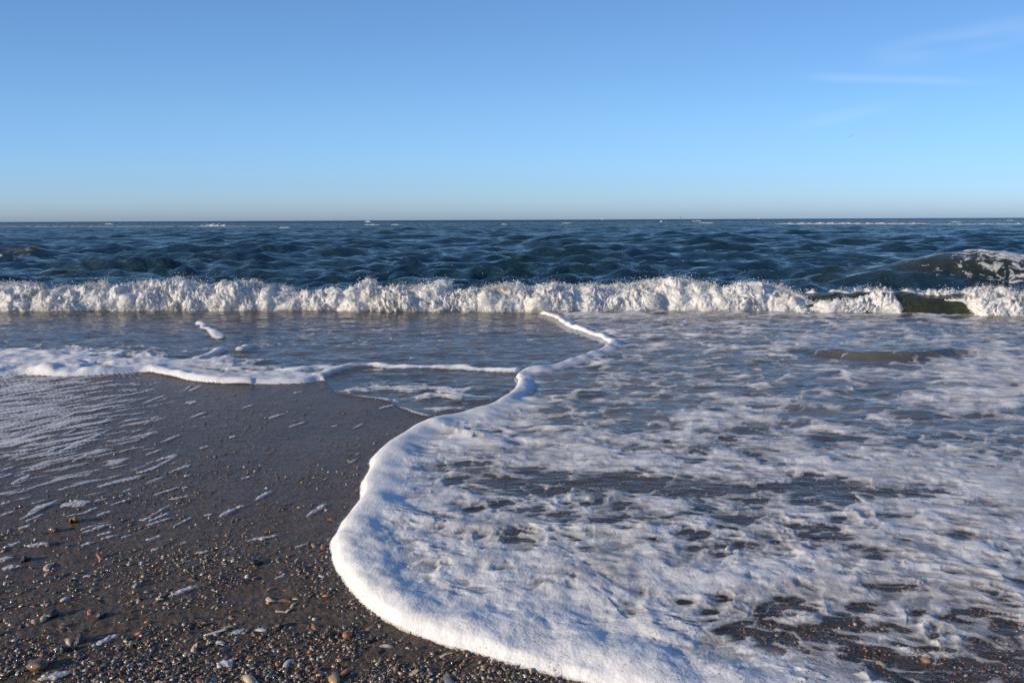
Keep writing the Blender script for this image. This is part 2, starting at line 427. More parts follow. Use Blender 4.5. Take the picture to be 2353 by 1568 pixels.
# the beach goes on around and behind the viewer
gx = np.concatenate([np.linspace(-60, -6, 28), np.linspace(-5.5, 5.5, 45), np.linspace(6, 60, 28)]); gy = np.concatenate([np.linspace(-40, -1, 30), np.linspace(-.5, 12, 40)])
GX, GY = np.meshgrid(gx, gy)
gz = sand_z(GX, np.maximum(GY, 0)) - .028 + .03 * np.maximum(-GY - 1, 0) * .6
me = sub_mesh('beach_ground', np.stack([GX, GY, gz], -1), np.ones((len(gy) - 1, len(gx) - 1), bool), {'wet': np.full(GX.shape, .3)})
ob = link(bpy.data.objects.new('beach_ground', me)); me.materials.append(SAND); set_props(ob, kind='structure')

# ------------------------------------------------------------------ shallow water and foam on one grid
PX, PY, X, Y = ground_grid(-160, 2520, 700, 1640, 2.5, 2.0, 920, True)
zs = sand_z(X, Y)
wob = .012 * fbm2(X * 9, Y * 9, 3) * (1 - .55 * sm(3.2, 5.0, Y))
dA = sdist(X, Y, A, A_POLY) + .7 * wob
dL = sdist(X, Y, Lf, L_POLY) + wob
film = .005 + .014 * sm(0, .35, dA) + .010 * sm(.2, 1.2, dA)
filmL = .004 + .014 * sm(0, .5, dL)
rip = (fbm2(X * 2.4, Y * 6.5 + 2, 3) * .024 + fbm2(X * 5, Y * 14, 2) * .009) * sm(2.0, 4.5, Y) + fbm2(X * 9, Y * 16, 2) * .0022
flatA = zs * (1 - sm(0, 2.5, dA)) * (1 - sm(4.5, 5.4, Y)); flatL = zs * (1 - sm(0, 2.0, dL))
wl = px_line([(1800, 812), (1880, 822), (1960, 829), (2040, 832), (2110, 830), (2170, 822)]); wld = poly_dist(X, Y, wl)
wls = np.where(Y > np.interp(X, [p[0] for p in wl], [p[1] for p in wl]), 1, -1) * wld
wavelet = .055 * np.where(wls > 0, np.exp(-(np.abs(wls) / .34) ** 1.6), np.exp(-(np.abs(wls) / .055) ** 2)) * sm(wl[0][0] - .2, wl[0][0] + .5, X) * (1 - .55 * sm(wl[-1][0] - .2, wl[-1][0] + .7, X))
zA = flatA + film + rip * sm(0, .3, dA) + wavelet; zL = flatL + filmL + rip * sm(.0, .4, dL) * .8
zw = np.where(dA > 0, zA, zL)
water = (dA > -.01) | (dL > 0)
depth = np.clip(zw - zs, 0, 1)
fm = fall(water)
milk = np.clip((np.where(dA > 0, -.03 + .28 * sm(2.6, 5.0, Y), .10 * sm(0, 1, dL)) + .30 * fbm2(X * .9, Y * 1.6, 4) * sm(2.2, 4, Y)) * (1 - .9 * np.exp(-(wls / .16) ** 2) * (X > wl[0][0]) * (X < wl[-1][0])), 0, .55)
me = sub_mesh('shallow_water', np.stack([X, Y, zw], -1), fm, {'depth': depth, 'milk': milk})
ob = link(bpy.data.objects.new('shallow_water', me)); me.materials.append(SHAL)
set_props(ob, kind='structure', label='thin rippled swash water running over the dark sand', category='water')

# cover: where the foam lies thick (gaussian patches given as photo pixel position, radii, weight)
def patches(lst):
    s = np.zeros(PX.shape, np.float32)
    for (cx, cy, rx, ry, w) in lst:
        s += w * np.exp(-(((PX - cx) / rx) ** 2 + ((PY - cy) / ry) ** 2)).astype(np.float32)
    return s

coverA = -.08 + patches([
    (1500, 1330, 520, 95, .95), (1050, 1300, 260, 170, .7), (1250, 1450, 420, 80, .9), (1550, 1520, 300, 70, .8),
    (1040, 1010, 150, 45, .75), (930, 1110, 90, 90, .6), (1250, 1040, 260, 45, .65), (1500, 1075, 330, 40, .60),
    (1050, 1215, 180, 28, .5), (1700, 1200, 420, 35, .45), (1700, 1010, 330, 30, .45), (1900, 1080, 240, 45, .6), (2080, 1090, 180, 30, .35),
    (2330, 1110, 330, 70, .75), (2330, 850, 230, 35, 1.0), (2220, 935, 80, 30, .75), (2250, 905, 60, 22, .5), (2330, 1300, 260, 90, .8), (2100, 1230, 260, 40, .5),
    (2000, 1360, 330, 55, .65), (2200, 1450, 330, 30, .35), (1900, 1300, 200, 40, .45), (2080, 1180, 240, 30, .35),
    (1500, 728, 900, 8, .5), (1000, 728, 900, 6, .3), (1650, 760, 420, 25, .34), (1900, 800, 360, 28, .30), (1600, 880, 330, 40, .22), (1750, 960, 200, 25, .25),
    (1300, 1120, 420, 22, -.70), (1010, 1080, 70, 18, -.5), (1220, 1195, 110, 12, -.6), (1660, 1140, 180, 20, -.45), (1290, 850, 120, 20, -.3), (1240, 950, 60, 40, .15),
    (1850, 880, 330, 45, -.12), (2100, 990, 260, 40, -.30), (2050, 1140, 150, 18, -.35), (1880, 1240, 150, 26, -.5), (2180, 1250, 130, 30, -.45), (2180, 1210, 120, 16, -.3), (2300, 1215, 70, 14, -.3),
    (1790, 1450, 220, 38, -.62), (2250, 1530, 360, 45, -.16), (1950, 1500, 200, 35, -.12), (2150, 1350, 230, 34, -.50), (2080, 1290, 130, 22, -.3), (2340, 900, 170, 60, .9), (2350, 1160, 200, 90, .55), (2350, 1320, 160, 60, .4), (1180, 1355, 40, 14, -.8), (1560, 1400, 110, 14, -.5), (2040, 822, 130, 14, -1.1), (1900, 815, 90, 10, -.8)])
warpx = .10 * fbm2(X * 2.2, Y * 2.2, 3); warpy = .10 * fbm2(X * 2.2 + 40, Y * 2.2 + 11, 3)
wx = X + warpx; wy = Y + warpy
f1a, f2a, ida = cells(wx * 2.9, wy * 4.4)
f1b, f2b, idb = cells(wx * 7.0 + 31, wy * 11 + 9)
f1c, f2c, idc = cells(wx * 15 + 5, wy * 25 + 19)
lace = 1.0 * (f1a - .45 + .5 * (ida - .5)) + .75 * (f1b - .45 + .5 * (idb - .5)) + .35 * (f1c - .45)
fb = fbm2(wx * 2.6, wy * 3.6, 5, .55)
f1d, f2d, idd = cells(wx * 34 + 3, wy * 52 + 71)
nearness = sm(5.2, 2.6, Y)
fA = .06 + .62 * coverA + .60 * fb + (1.05 - .55 * nearness) * (f1a - .45 + .5 * (ida - .5)) + .85 * (f1b - .45 + .5 * (idb - .5)) + (.30 + .45 * nearness) * (f1c - .45 + .4 * (idc - .5)) + .24 * nearness * (f1d - .45) + .03
near = sm(1130, 1330, PY)
# thick bright rim along the front
dAp = np.maximum(dA, 0)
rimw = (.072 + .035 * fbm2(X * 3, Y * 3, 2)) * (1 - .30 * sm(4.2, 5.0, Y))
rim = np.where(dAp < rimw, np.clip(1 - ((dAp - rimw) / rimw) ** 2, 0, 1) ** 1.0, np.exp(-((dAp - rimw) / (rimw * np.where(Y > 4.6, 1.25, 1.9))) ** 2))
rimh = .029 * (1 + .5 * fbm2(X * 2.3 + 5, Y * 2.3, 3)) * (1 - .25 * sm(1300, 1560, PY)) * (1 - .22 * sm(4.4, 5.2, Y)) * np.where(Y > 5.2, np.clip(1 + 1.1 * fbm2(X * 3.5, Y * 3.5, 2), .25, 1.6), 1)
northfade = sm(1040, 1160, PX) # the ridge that runs on between the two sheets
fA = np.maximum(fA, .75 - 2.6 * np.maximum(dAp - .11, 0) / np.where(Y > 4.7, .22, .75))
fA = np.where(Y > 4.7, np.maximum(fA - .12, .9 - 9 * np.maximum(dAp - .05 - .10 * fb, 0)), fA)
fA = np.where(dA > 0, fA, -.5 + dA * 4)
fpos = np.clip(fA, 0, 1)
dimple = fbm2(X * 6.5, Y * 7.5, 3, .42); dimple2 = fbm2(X * 24, Y * 26, 2)
thick = .0012 + .006 * sm(.08, .8, fpos) + (.0150 * dimple + .0015 * dimple2) * sm(.05, .5, fpos) * (.35 + .65 * near)
swirl = poly_dist(X, Y, px_line([(868, 1165), (930, 1190), (1010, 1215), (1100, 1228), (1200, 1240), (1330, 1236), (1480, 1232)]))
thick = thick + .012 * np.exp(-(swirl / .06) ** 2) * (dA > 0)
swirl2 = poly_dist(X, Y, px_line([(1000, 985), (1060, 1002), (1100, 1018), (1150, 1030)]))
thick = thick + .016 * np.exp(-(swirl2 / .06) ** 2) * (dA > 0)
lipA = sm(0, .035, dA)
zf = zA * lipA + zs * (1 - lipA) + thick * sm(0, .25, fA) * lipA + rimh * rim + .0012 * sm(-.05, .1, fA)
zf = np.where(dA > 0, zf, zs - .003)
rimattr = np.clip(rim * 1.0, 0, 1)
keep = fany(fA > -.10) & fany(dA > -.004)
front_zone = fany((dA < .26))
coA = np.stack([X, Y, zf], -1)
north = fall(Y > 4.62)
def foam_obj(name, co, fmask, f, rim_a, **kw):
    me = sub_mesh(name, co, fmask, {'f': f, 'thin': np.clip(sm(.14, .60, dA) * sm(.0, .3, 1 - rim_a), 0, 1) if name.startswith('foam_sheet') or name == 'foam_edge' else 0 * f, 'bub': np.clip(.75 - .5 * rim_a + .5 * sm(1400, 1540, PY), 0, 1)}); me.materials.append(FOAM)
    return set_props(link(bpy.data.objects.new(name, me)), **kw)
foam_obj('foam_edge', coA, keep & front_zone & ~north, fA, rimattr, label='thick rounded rim of white foam curving across the dark sand at the centre', category='foam')
foam_obj('foam_ridge', coA, keep & front_zone & north, fA, rimattr, label='narrow zigzag ridge of white foam between centre rim and breaker', category='foam')
foam_obj('foam_sheet', coA, keep & ~front_zone, fA, rimattr, kind='stuff', label='bubbly lace of white foam spread over the swash water inside the rim', category='foam')

# the far left sheet with its own front, the line joining it to the ridge, and small bits
coverL = -.50 + patches([(120, 825, 330, 22, 1.25), (-120, 830, 250, 30, 1.0), (420, 838, 200, 16, .75), (560, 855, 130, 14, .55), (680, 860, 90, 12, .7), (90, 850, 200, 12, .5),
                         (960, 905, 150, 20, .45), (850, 895, 90, 14, .45), (1050, 930, 110, 20, .40), (520, 790, 300, 18, .15), (880, 770, 260, 20, .22), (600, 868, 200, 8, .3), (1010, 946, 60, 12, .4)])
fL = coverL + .45 * fb + .8 * lace
dLp = np.maximum(dL, 0)
leftside = sm(760, 735, PX)
rw = .075 + .03 * fb
rimL = np.where(dLp < rw, np.clip(1 - ((dLp - rw) / rw) ** 2, 0, 1) ** 1.1, np.exp(-((dLp - rw) / (rw * 1.3)) ** 2)) * leftside
fL = np.maximum(fL, (.85 - 4.5 * np.maximum(dLp - .12, 0)) * leftside - (1 - leftside))
def ridge(pts, w):
    d = poly_dist(X, Y, px_line(pts)); return np.clip(1 - (d / (w * (1 + .5 * fb))) ** 2, -1, 1)
lines = [([(735, 862), (765, 852), (800, 845), (850, 840), (900, 845), (1000, 848), (1100, 852), (1195, 858)], .055, .018),
         ([(458, 748), (470, 753), (468, 757), (484, 762)], .045, .011), ([(488, 766), (497, 772), (506, 780)], .06, .017), ([(452, 825), (480, 817), (512, 806)], .05, .014), ([(553, 807), (570, 799)], .05, .014),
         ([(337, 851), (400, 862), (470, 876), (560, 880)], .07, .02), ([(785, 912), (830, 913), (890, 921)], .03, .004), ([(920, 940), (960, 952), (1000, 962)], .03, .004),
         ([(640, 858), (700, 850), (750, 845)], .10, .012)]
hl = np.zeros(X.shape, np.float32)
for pts, w, h in lines:
    r_ = ridge(pts, w); fL = np.maximum(fL, r_ * .9 if h > .005 else r_ * .22 + .25 * fb); hl = np.maximum(hl, h * np.sqrt(np.clip(r_, 0, 1)))
in_l = (dL > 0) & (dA < 0)
fL = np.where(in_l, fL, -.5)
fposL = np.clip(fL, 0, 1)
lumpL = fbm2(X * 3.2, Y * 2.6, 3)
thickL = .003 + .012 * np.sqrt(fposL) + (.030 * lumpL + .012) * sm(.15, .7, fposL) * sm(480, 250, PX) + .008 * dimple * sm(.1, .6, fposL)
rimLh = (.020 + .024 * lumpL) * (1 - .45 * sm(330, 700, PX))
lipL = sm(0, .06, dL) * leftside + (1 - leftside)
zfl = zL * lipL + zs * (1 - lipL) + np.maximum(thickL, .001) * sm(0, .25, fL) * lipL + rimLh * rimL + hl * (.8 + 1.1 * fbm2(X * 4, Y * 4, 2)) + .001
zfl = np.where(in_l, zfl, zs - .003)
coL = np.stack([X, Y, zfl], -1)
keepL = fany(fL > -.10) & fany(in_l)
rimLa = np.clip(rimL + hl * 30, 0, 1)
left_zone = fall(PX < 745) & fall(PY > 790)
line_zone = fall(PX >= 745) & fall(PY < 866) & fany(hl > 0)
foam_obj('foam_bank', coL, keepL & left_zone, fL, rimLa, label='low bank of white foam fronting the far swash at left', category='foam')
foam_obj('foam_line', coL, keepL & line_zone & ~left_zone, fL, rimLa, label='thin straight line of foam joining the left bank to the centre rim', category='foam')
foam_obj('foam_lace', coL, keepL & ~left_zone & ~line_zone, fL, rimLa, kind='stuff', label='faint scattered lace of foam on the shallow water left of centre', category='foam')

# ------------------------------------------------------------------ open sea
def sea_height(X, Y, comps):
    Z = np.zeros(X.shape, np.float32); DX = np.zeros(X.shape, np.float32); DY = np.zeros(X.shape, np.float32)
    sp = np.maximum(Y * .0075, Y * .0022)
    for (k, kx, ky, amp, ph, q) in comps:
        lam = 2 * np.pi / k
        fade = sm(2.2, 4.5, lam / sp)
        a = amp * fade
        arg = kx * X + ky * Y + ph
        Z += a * np.sin(arg); DX += -q * a * (kx / k) * -np.cos(arg) * -1; DY += q * a * (ky / k) * np.cos(arg)
    return Z, DX, DY
comps = []
for i in range(170):
    lam = .40 * (9 / .40) ** rng.uniform() ** 1.25 if i > 10 else rng.uniform(7, 16)
    k = 2 * np.pi / lam
    th = rng.normal(0, .30 if lam > 4 else .36 if lam > 1.2 else .6)
    amp = .0082 * lam ** .60 if lam < 7 else .028
    amp *= rng.uniform(.5, 1.3) * (1.5 if lam < 3 else .62)
    comps.append((k, k * math.sin(th), -k * math.cos(th), amp, rng.uniform(0, 6.28), .35))
ss = np.linspace(-.98, .98, 620)
rows = [8.6]
while rows[-1] < 9000: rows.append(rows[-1] * (1.0065 if rows[-1] < 60 else 1.0095 if rows[-1] < 400 else 1.03))
rows = np.array(rows)
Sx, Yy = np.meshgrid(ss, rows); Xx = Sx * (Yy + 1.0)
Z, DX, DY = sea_height(Xx, Yy, comps)
gust = .82 + .95 * fbm2(Xx * .30, Yy * .16, 4, .6)
Z *= gust; DX *= gust; DY *= gust
calm = sm(10.5, 14.5, Yy)
Z *= .30 + .70 * calm; DX *= calm; DY *= calm
# the swell that stands up at the right, and small humps before the breaker
def hump(cx, cy, rx, fy, by, h):
    """steep front (towards the beach), long back"""
    dx = (Xx - cx) / rx; dy = Yy - cy
    return h * np.exp(-np.abs(dx) ** 2.2) * np.where(dy < 0, np.exp(-(dy / fy) ** 2), np.exp(-(dy / by) ** 2))
sx_, sy_, _ = at_depth(2240, 600, 13.6)
swell = hump(sx_, sy_ + .25 * np.cos(Xx * .8), 1.55, .70, 1.6, .40) + hump(sx_ - 2.0, sy_ - .4, 1.9, .8, 1.5, .17) + hump(sx_ + 3.0, sy_, 2.2, .8, 1.6, .25)
humps = 0
for (hx, hy, hd, w, h) in [(800, 628, 14.5, .75, .10), (960, 632, 13.0, .5, .08), (540, 640, 13.3, .6, .08), (760, 566, 26, 1.4, .22), (1230, 558, 30, 1.6, .24), (530, 578, 22, 1.3, .18),
                          (80, 566, 26, 2.2, .2), (1700, 590, 19, 1.6, .10), (1040, 622, 15.5, 1.2, .07), (1850, 585, 21, 2.2, .12)]:
    qx, qy, _ = at_depth(hx, hy, hd); humps = humps + hump(qx, qy, w, .45 + h, .9 + h, h)
Z = Z * (1 - .5 * np.clip(swell / .4, 0, 1)) + swell + humps
under = sm(11.6, 10.4, Yy)
Z = Z - .25 * under
sea_co = np.stack([Xx + DX, Yy + DY * (1 - np.clip(swell / .2, 0, 1)), Z], -1)
in_sw = fall(swell > .075)
sandy = 1.0 * sm(.04, .28, swell) + .25 * sm(.06, .2, humps)
me = sub_mesh('sea', sea_co, ~in_sw, {'sandy': sandy}); me.materials.append(SEA)
set_props(link(bpy.data.objects.new('sea', me)), kind='structure', label='choppy dark blue open sea reaching to the horizon', category='sea')
swell_root = empty('swell_wave', (sx_, sy_, 0), label='tall dark green wave with torn foam streaks behind the breaker at right', category='wave')
me = sub_mesh('wave_face', sea_co, in_sw, {'sandy': sandy}); me.materials.append(SEA)
ob = link(bpy.data.objects.new('wave_face', me)); ob.parent = swell_root; ob.location = -Vector(swell_root.location)

def sea_at(x, y):
    j = int(np.argmin(np.abs(rows - y))); i = int(np.argmin(np.abs(Xx[j] - x))); return float(Z[j, i])

# foam streaks lying on that wave: a finer patch over the same surface
nu, nv = 460, 150
u = np.linspace(sx_ - 3.6, sx_ + 3.2, nu); v = np.linspace(sy_ - 1.7, sy_ + 1.1, nv)
U, V = np.meshgrid(u, v)
jr = np.clip(np.searchsorted(rows, V) - 1, 0, len(rows) - 2)
def sample(G):
    fr = (V - rows[jr]) / (rows[jr + 1] - rows[jr])
    def row_s(j):
        s = U / (rows[j] + 1.0); c = (s - ss[0]) / (ss[1] - ss[0]); i = np.clip(np.floor(c).astype(int), 0, len(ss) - 2); t = c - i
        return G[j, i] * (1 - t) + G[j, i + 1] * t
    return row_s(jr) * (1 - fr) + row_s(jr + 1) * fr
Zs = sample(Z)
sw = sample(swell)
w1 = U + .18 * fbm2(U * 2, V * 2 + 7, 3); w2 = V + .18 * fbm2(U * 2 + 9, V * 2, 3)
c1, c2, ci = cells(w1 * 2.6, w2 * 4.2); d1, d2, di = cells(w1 * 6.5, w2 * 9)
fS = -.34 + 1.35 * fbm2(w1 * 4.6, w2 * 11, 5, .66) + .35 * (d1 - .45) + .40 * np.exp(-((U - sx_ - .55) / 1.0) ** 2) + .30 * sm(.30, .42, sw) * sm(0, .5, U - sx_) - .8 * sm(.14, .03, sw) - .5 * sm(-.9, -2.0, U - sx_)
zS = Zs + .006 + .014 * np.clip(fS, 0, 1)
me = sub_mesh('foam_streak', np.stack([U + sample(DX), V + sample(DY * (1 - np.clip(swell / .2, 0, 1))), zS], -1), fany(fS > -.05), {'f': fS, 'bub': np.zeros(U.shape)})
me.materials.append(FOAM); ob = link(bpy.data.objects.new('foam_streak', me), swell_root); ob.location = -Vector(swell_root.location); ob['kind'] = 'stuff'

# ------------------------------------------------------------------ the breaker
nu, nv = 1700, 120
u = np.linspace(-8.6, 8.6, nu); v = np.linspace(0, 1, nv)
U, V = np.meshgrid(u, v)
base_px = np.interp(u, [at(p, 718)[0] for p in (-400, 0, 400, 900, 1200, 1500, 1800, 2100, 2352, 2700)], [716, 718, 716, 717, 720, 717, 719, 727, 733, 738])
pxs_u = PW / 2 + u / 9.25 * FPX
yb = np.array([at(p, r)[1] for p, r in zip(pxs_u, base_px)]) + .16 * fbm2(u * 1.0, u * 0 + 3, 4, .6)
ub = yb[None, :] + 0 * V
H = .245 + .115 * fbm2(u * 1.2, u * 0 + 8, 3); H = H[None, :] + 0 * V
# profile: v 0..0.6 front face up to the crest, 0.6..1 long back slope
fv = np.clip(V / .6, 0, 1); bv = np.clip((V - .6) / .4, 0, 1)
lean = .46
yy = ub + lean * (1 - np.cos(fv * np.pi / 2)) ** .9 + 2.6 * bv ** 1.25
zz = np.where(V <= .6, H * np.sin(fv * np.pi / 2) ** 1.15, H * (1 - sm(0, 1, bv)) - .10 * bv) - .01
xx = U + 0
def grid_normals(x, y, z_):
    p = np.stack([x, y, z_], -1); du = np.gradient(p, axis=1); dv = np.gradient(p, axis=0)
    n = np.cross(du, dv); n /= np.linalg.norm(n, axis=-1, keepdims=True) + 1e-9; return n
N = grid_normals(xx, yy, zz)
body_d = .018 * fbm2(U * 2.2, yy * 2.6, 4)
body = np.stack([xx, yy, zz], -1) + N * body_d[..., None] * sm(0, .2, V)[..., None]
br = empty('breaking_wave', (0, 9.2, 0), label='long white breaker tumbling along the whole shallow water', category='wave')
me = sub_mesh('wave_body', body[:, ::3], np.ones((nv - 1, (nu + 2) // 3 - 1), bool), {'sandy': sm(1.0, .7, V[:, ::3]) * 1.0}); me.materials.append(SEA)
ob = link(bpy.data.objects.new('wave_body', me), br); ob.location = -Vector(br.location)
# white water over it
def upx(p): return at_depth(p, 690, 9.3 if p < 1500 else 8.95)[0]
right = sm(upx(1790), upx(1900), U)
hole = sm(upx(2062), upx(2080), U) * sm(upx(2215), upx(2175), U)
holetop = .43 - .10 * (U - upx(2120)) / 0.4
top = .70 + .22 * fbm2(U * 1.3, U * 0 + 1.5, 3)            # how far up (in v) the white water reaches
top = top * (1 - right) + right * (.38 + .12 * fbm2(U * 2, U * 0 + 5, 2) + .22 * sm(upx(2190), upx(2260), U))
low_spots = 0
for p, w, k in [(700, 60, .22), (215, 40, .10), (480, 60, .10), (1560, 40, .12), (1690, 50, .12), (330, 30, .12), (60, 35, .10), (900, 40, .12), (1060, 50, .10), (1330, 35, .13), (790, 35, .15)]:
    low_spots = low_spots + k * np.exp(-((U - upx(p)) / (w / FPX * 9.3)) ** 2)
top = top - 1.5 * low_spots
edge = .10 * fbm2(U * 6, V * 5, 4)
Mm = sm(.07, -.07, V - top + edge)
lipfoam = right * np.exp(-((V - .60) / np.where(U > upx(2060), .10, .05)) ** 2) * sm(-.15, .25, fbm2(U * 3, V * 3 + 2, 3) + .15 + .25 * sm(upx(2090), upx(2150), U) + .3 * sm(upx(1930), upx(1900), U))
Mm = np.maximum(Mm, .75 * lipfoam)
inhole = hole * sm(.02, -.02, V - holetop + .4 * edge * 0)
Mm = Mm * (1 - inhole)
bx, by_, bz = body[..., 0], body[..., 1], body[..., 2]
big = billow3(bx * 1.7, by_ * 2.2, bz * 2.4, 2)
mid = billow3(bx * 4.6, by_ * 4.6, bz * 4.6 + 4, 3, .5)
fin = billow3(bx * 17, by_ * 17, bz * 15, 3, .6)
fin2 = billow3(bx * 42, by_ * 42, bz * 36 + 3, 2, .6)
act = np.clip(n3(bx * 2.2, by_ * 2.2, bz * 2.0 + 9) + .45, 0, 1)
spk = np.clip(n3(bx * 26, by_ * 10, bz * 8), 0, 1) ** 2.2 * act
bulge = np.sin(np.clip(V / .62, 0, 1) * np.pi) ** .7
F = .030 + .20 * (big - .22) + .14 * (mid - .20) * (.45 + .55 * bulge) + .10 * (fin - .2) * (.15 + 1.1 * act ** 1.5) + .085 * (fin2 - .2) * (.2 + 1.1 * act ** 1.5) + .11 * spk
F = F + .035 * bulge * (1 - right) + .02 * (1 - right)
F = F * sm(-.03, .06, V + .03 * fbm2(U * 5, U * 0, 2)) + .012 * sm(.10, .0, V)
crestup = np.exp(-((V - .56) / .12) ** 2)
jet = np.clip(n2(U * 8, U * 0 + 2.2) + .3 * n2(U * 25, U * 0), 0, 1) ** 1.6
off = F * Mm - .05 * (1 - Mm)
wh = body + N * off[..., None]
wh[..., 2] += (.09 * jet * act + .05 * np.clip(fbm2(U * 1.2, U * 0 + 6, 2), -.5, 1)) * crestup * Mm * (1 - .8 * right)
wh[..., 0] += .03 * n3(bx * 9, by_ * 9, bz * 9 + 3) * Mm
wh[..., 1] += .05 * n3(bx * 6, by_ * 6 + 5, bz * 9) * Mm - .05 * bulge * Mm * (1 - right)
keepB = fany(Mm > .06)
me = sub_mesh('white_water', wh, keepB); me.materials.append(SPRAY)
ob = link(bpy.data.objects.new('white_water', me), br); ob.location = -Vector(br.location)

# torn outer film of strings and lace thrown off the white water
k1 = n3(wh[..., 0] * 13, wh[..., 1] * 13, wh[..., 2] * 7); k2_ = n3(wh[..., 0] * 30 + 3, wh[..., 1] * 30, wh[..., 2] * 16); k3 = n3(wh[..., 0] * 60 + 3, wh[..., 1] * 60, wh[..., 2] * 40)
fT = .34 - 1.25 * np.abs(k1) - .75 * np.abs(k2_) - .35 * np.abs(k3) + .35 * (act - .45)
fT = np.where((Mm > .5) & (V > .03) & (V < .70), fT, -1)
offT = .014 + .030 * np.clip(n3(wh[..., 0] * 5, wh[..., 1] * 5, wh[..., 2] * 5 + 8) + .3, 0, 1.2) + .018 * np.clip(k2_, -.5, 1)
tw = wh + N * offT[..., None]; tw[..., 2] += .02 * crestup * np.clip(k1 + .5, 0, 1.5)
me = sub_mesh('spray_lace', tw, fany(fT > -.08), {'f': fT * 1.6, 'bub': 0 * V}, up=False); me.materials.append(FOAM)
ob = link(bpy.data.objects.new('spray_lace', me), br); ob.location = -Vector(br.location); ob['kind'] = 'stuff'

# droplets, strings and clots flung up from it
def ico(sub):
    b = bmesh.new(); bmesh.ops.create_icosphere(b, subdivisions=sub, radius=1)
    vs = np.array([q.co[:] for q in b.verts]); fs = np.array([[q.index for q in f.verts] for f in b.faces]); b.free(); return vs, fs
OV = np.array([(1, 0, 0), (-1, 0, 0), (0, 1, 0), (0, -1, 0), (0, 0, 1), (0, 0, -1)], float)
OF = np.array([(0, 2, 4), (2, 1, 4), (1, 3, 4), (3, 0, 4), (2, 0, 5), (1, 2, 5), (3, 1, 5), (0, 3, 5)])
cand = np.argwhere((Mm > .5) & (V > .02) & (V < .70))
nsp = 52000
pick = cand[rng.integers(0, len(cand), nsp * 3)]
wgt = np.clip(n3(bx[pick[:, 0], pick[:, 1]] * 3.2, by_[pick[:, 0], pick[:, 1]] * 3, bz[pick[:, 0], pick[:, 1]] * 3.4) + .25 + .5 * (np.abs(V[pick[:, 0], pick[:, 1]] - .55) < .1) + .3 * (V[pick[:, 0], pick[:, 1]] < .12), .03, 1)
pick = pick[rng.uniform(size=len(pick)) < wgt][:nsp]; nsp = len(pick)
P = wh[pick[:, 0], pick[:, 1]]; Nn = N[pick[:, 0], pick[:, 1]]; Vp = V[pick[:, 0], pick[:, 1]]
hgt = rng.exponential(.013, nsp) + rng.exponential(.040, nsp) * (rng.uniform(size=nsp) < .035)
rad = np.clip(rng.lognormal(-5.95, .45, nsp), .0013, .008)
C = P + Nn * hgt[:, None] * .7 + np.stack([rng.normal(0, .014, nsp), rng.normal(-.006, .016, nsp), hgt * (Vp > .38) * .9], -1)
C[:, 2] = np.maximum(C[:, 2], .012)
rad *= np.where(hgt > .05, .7, 1)
axes = rng.normal(size=(nsp, 3)); axes /= np.linalg.norm(axes, axis=1)[:, None]
st = rng.uniform(1, 3.0, nsp)
vs = OV[None] * rad[:, None, None]
al = (vs * axes[:, None, :]).sum(-1, keepdims=True)
vs = vs + axes[:, None, :] * al * (st - 1)[:, None, None] + C[:, None, :]
fs = OF[None] + (np.arange(nsp) * len(OV))[:, None, None]
me = np_mesh('spray', vs.reshape(-1, 3), fs.reshape(-1, 3)); me.materials.append(SPRAY)
ob = link(bpy.data.objects.new('spray', me), br); ob.location = -Vector(br.location); ob['kind'] = 'stuff'

# ------------------------------------------------------------------ distant whitecaps
def whitecap(p0, p1, row, hpx, dist, label, seed, group=None, cov=.0, flat=1.0):
    x0, _, z0 = at_depth(p0, row, dist); x1, _, z1 = at_depth(p1, row, dist)
    mpp = dist / FPX; L = abs(x1 - x0); h = hpx * mpp
    nu = int(max(24, min(420, (p1 - p0) * 1.1))); nv = 12
    uu, vv = np.meshgrid(np.linspace(0, 1, nu), np.linspace(0, 1, nv))
    x = x0 + (x1 - x0) * uu; wdt = h * 3.0
    h = h * .85; end = np.sin(np.pi * np.clip(uu, 0, 1)) ** .35
    amp = np.clip(cov + .75 + 1.0 * fbm2(x / (h * 3.5 + .2) + seed, uu * 0 + seed, 4, .6), 0, 1.6) * end
    y = dist + (vv - .5) * wdt + (x - x0) * .02
    zt = np.sin(np.pi * vv) ** .8 * h * amp * (.75 + .8 * n3(x / (h * 1.3) + seed, vv * 3, vv * 0 + seed))
    zb = (z0 + (z1 - z0) * uu) - .06 * h
    c = np.stack([x, y, zb + zt + .10], -1)
    me = sub_mesh('whitecap', c, fany(amp > .12)); me.materials.append(SPRAY)
    return set_props(link(bpy.data.objects.new('whitecap', me)), label=label, category='whitecap', group=group)
whitecap(462, 524, 521, 6, 120, 'small tumbling whitecap far out at left', 1.3, cov=.35)
whitecap(-120, 640, 522, 2.4, 115, 'thin broken foam line of a distant bar at left', 4.1, cov=-.30)
whitecap(1780, 2140, 516, 5.0, 130, 'bright band of distant surf below the horizon at right', 7.7, cov=.05)
whitecap(2090, 2700, 517, 3.6, 128, 'broken tail of the distant surf running out at far right', 9.2, cov=-.1)
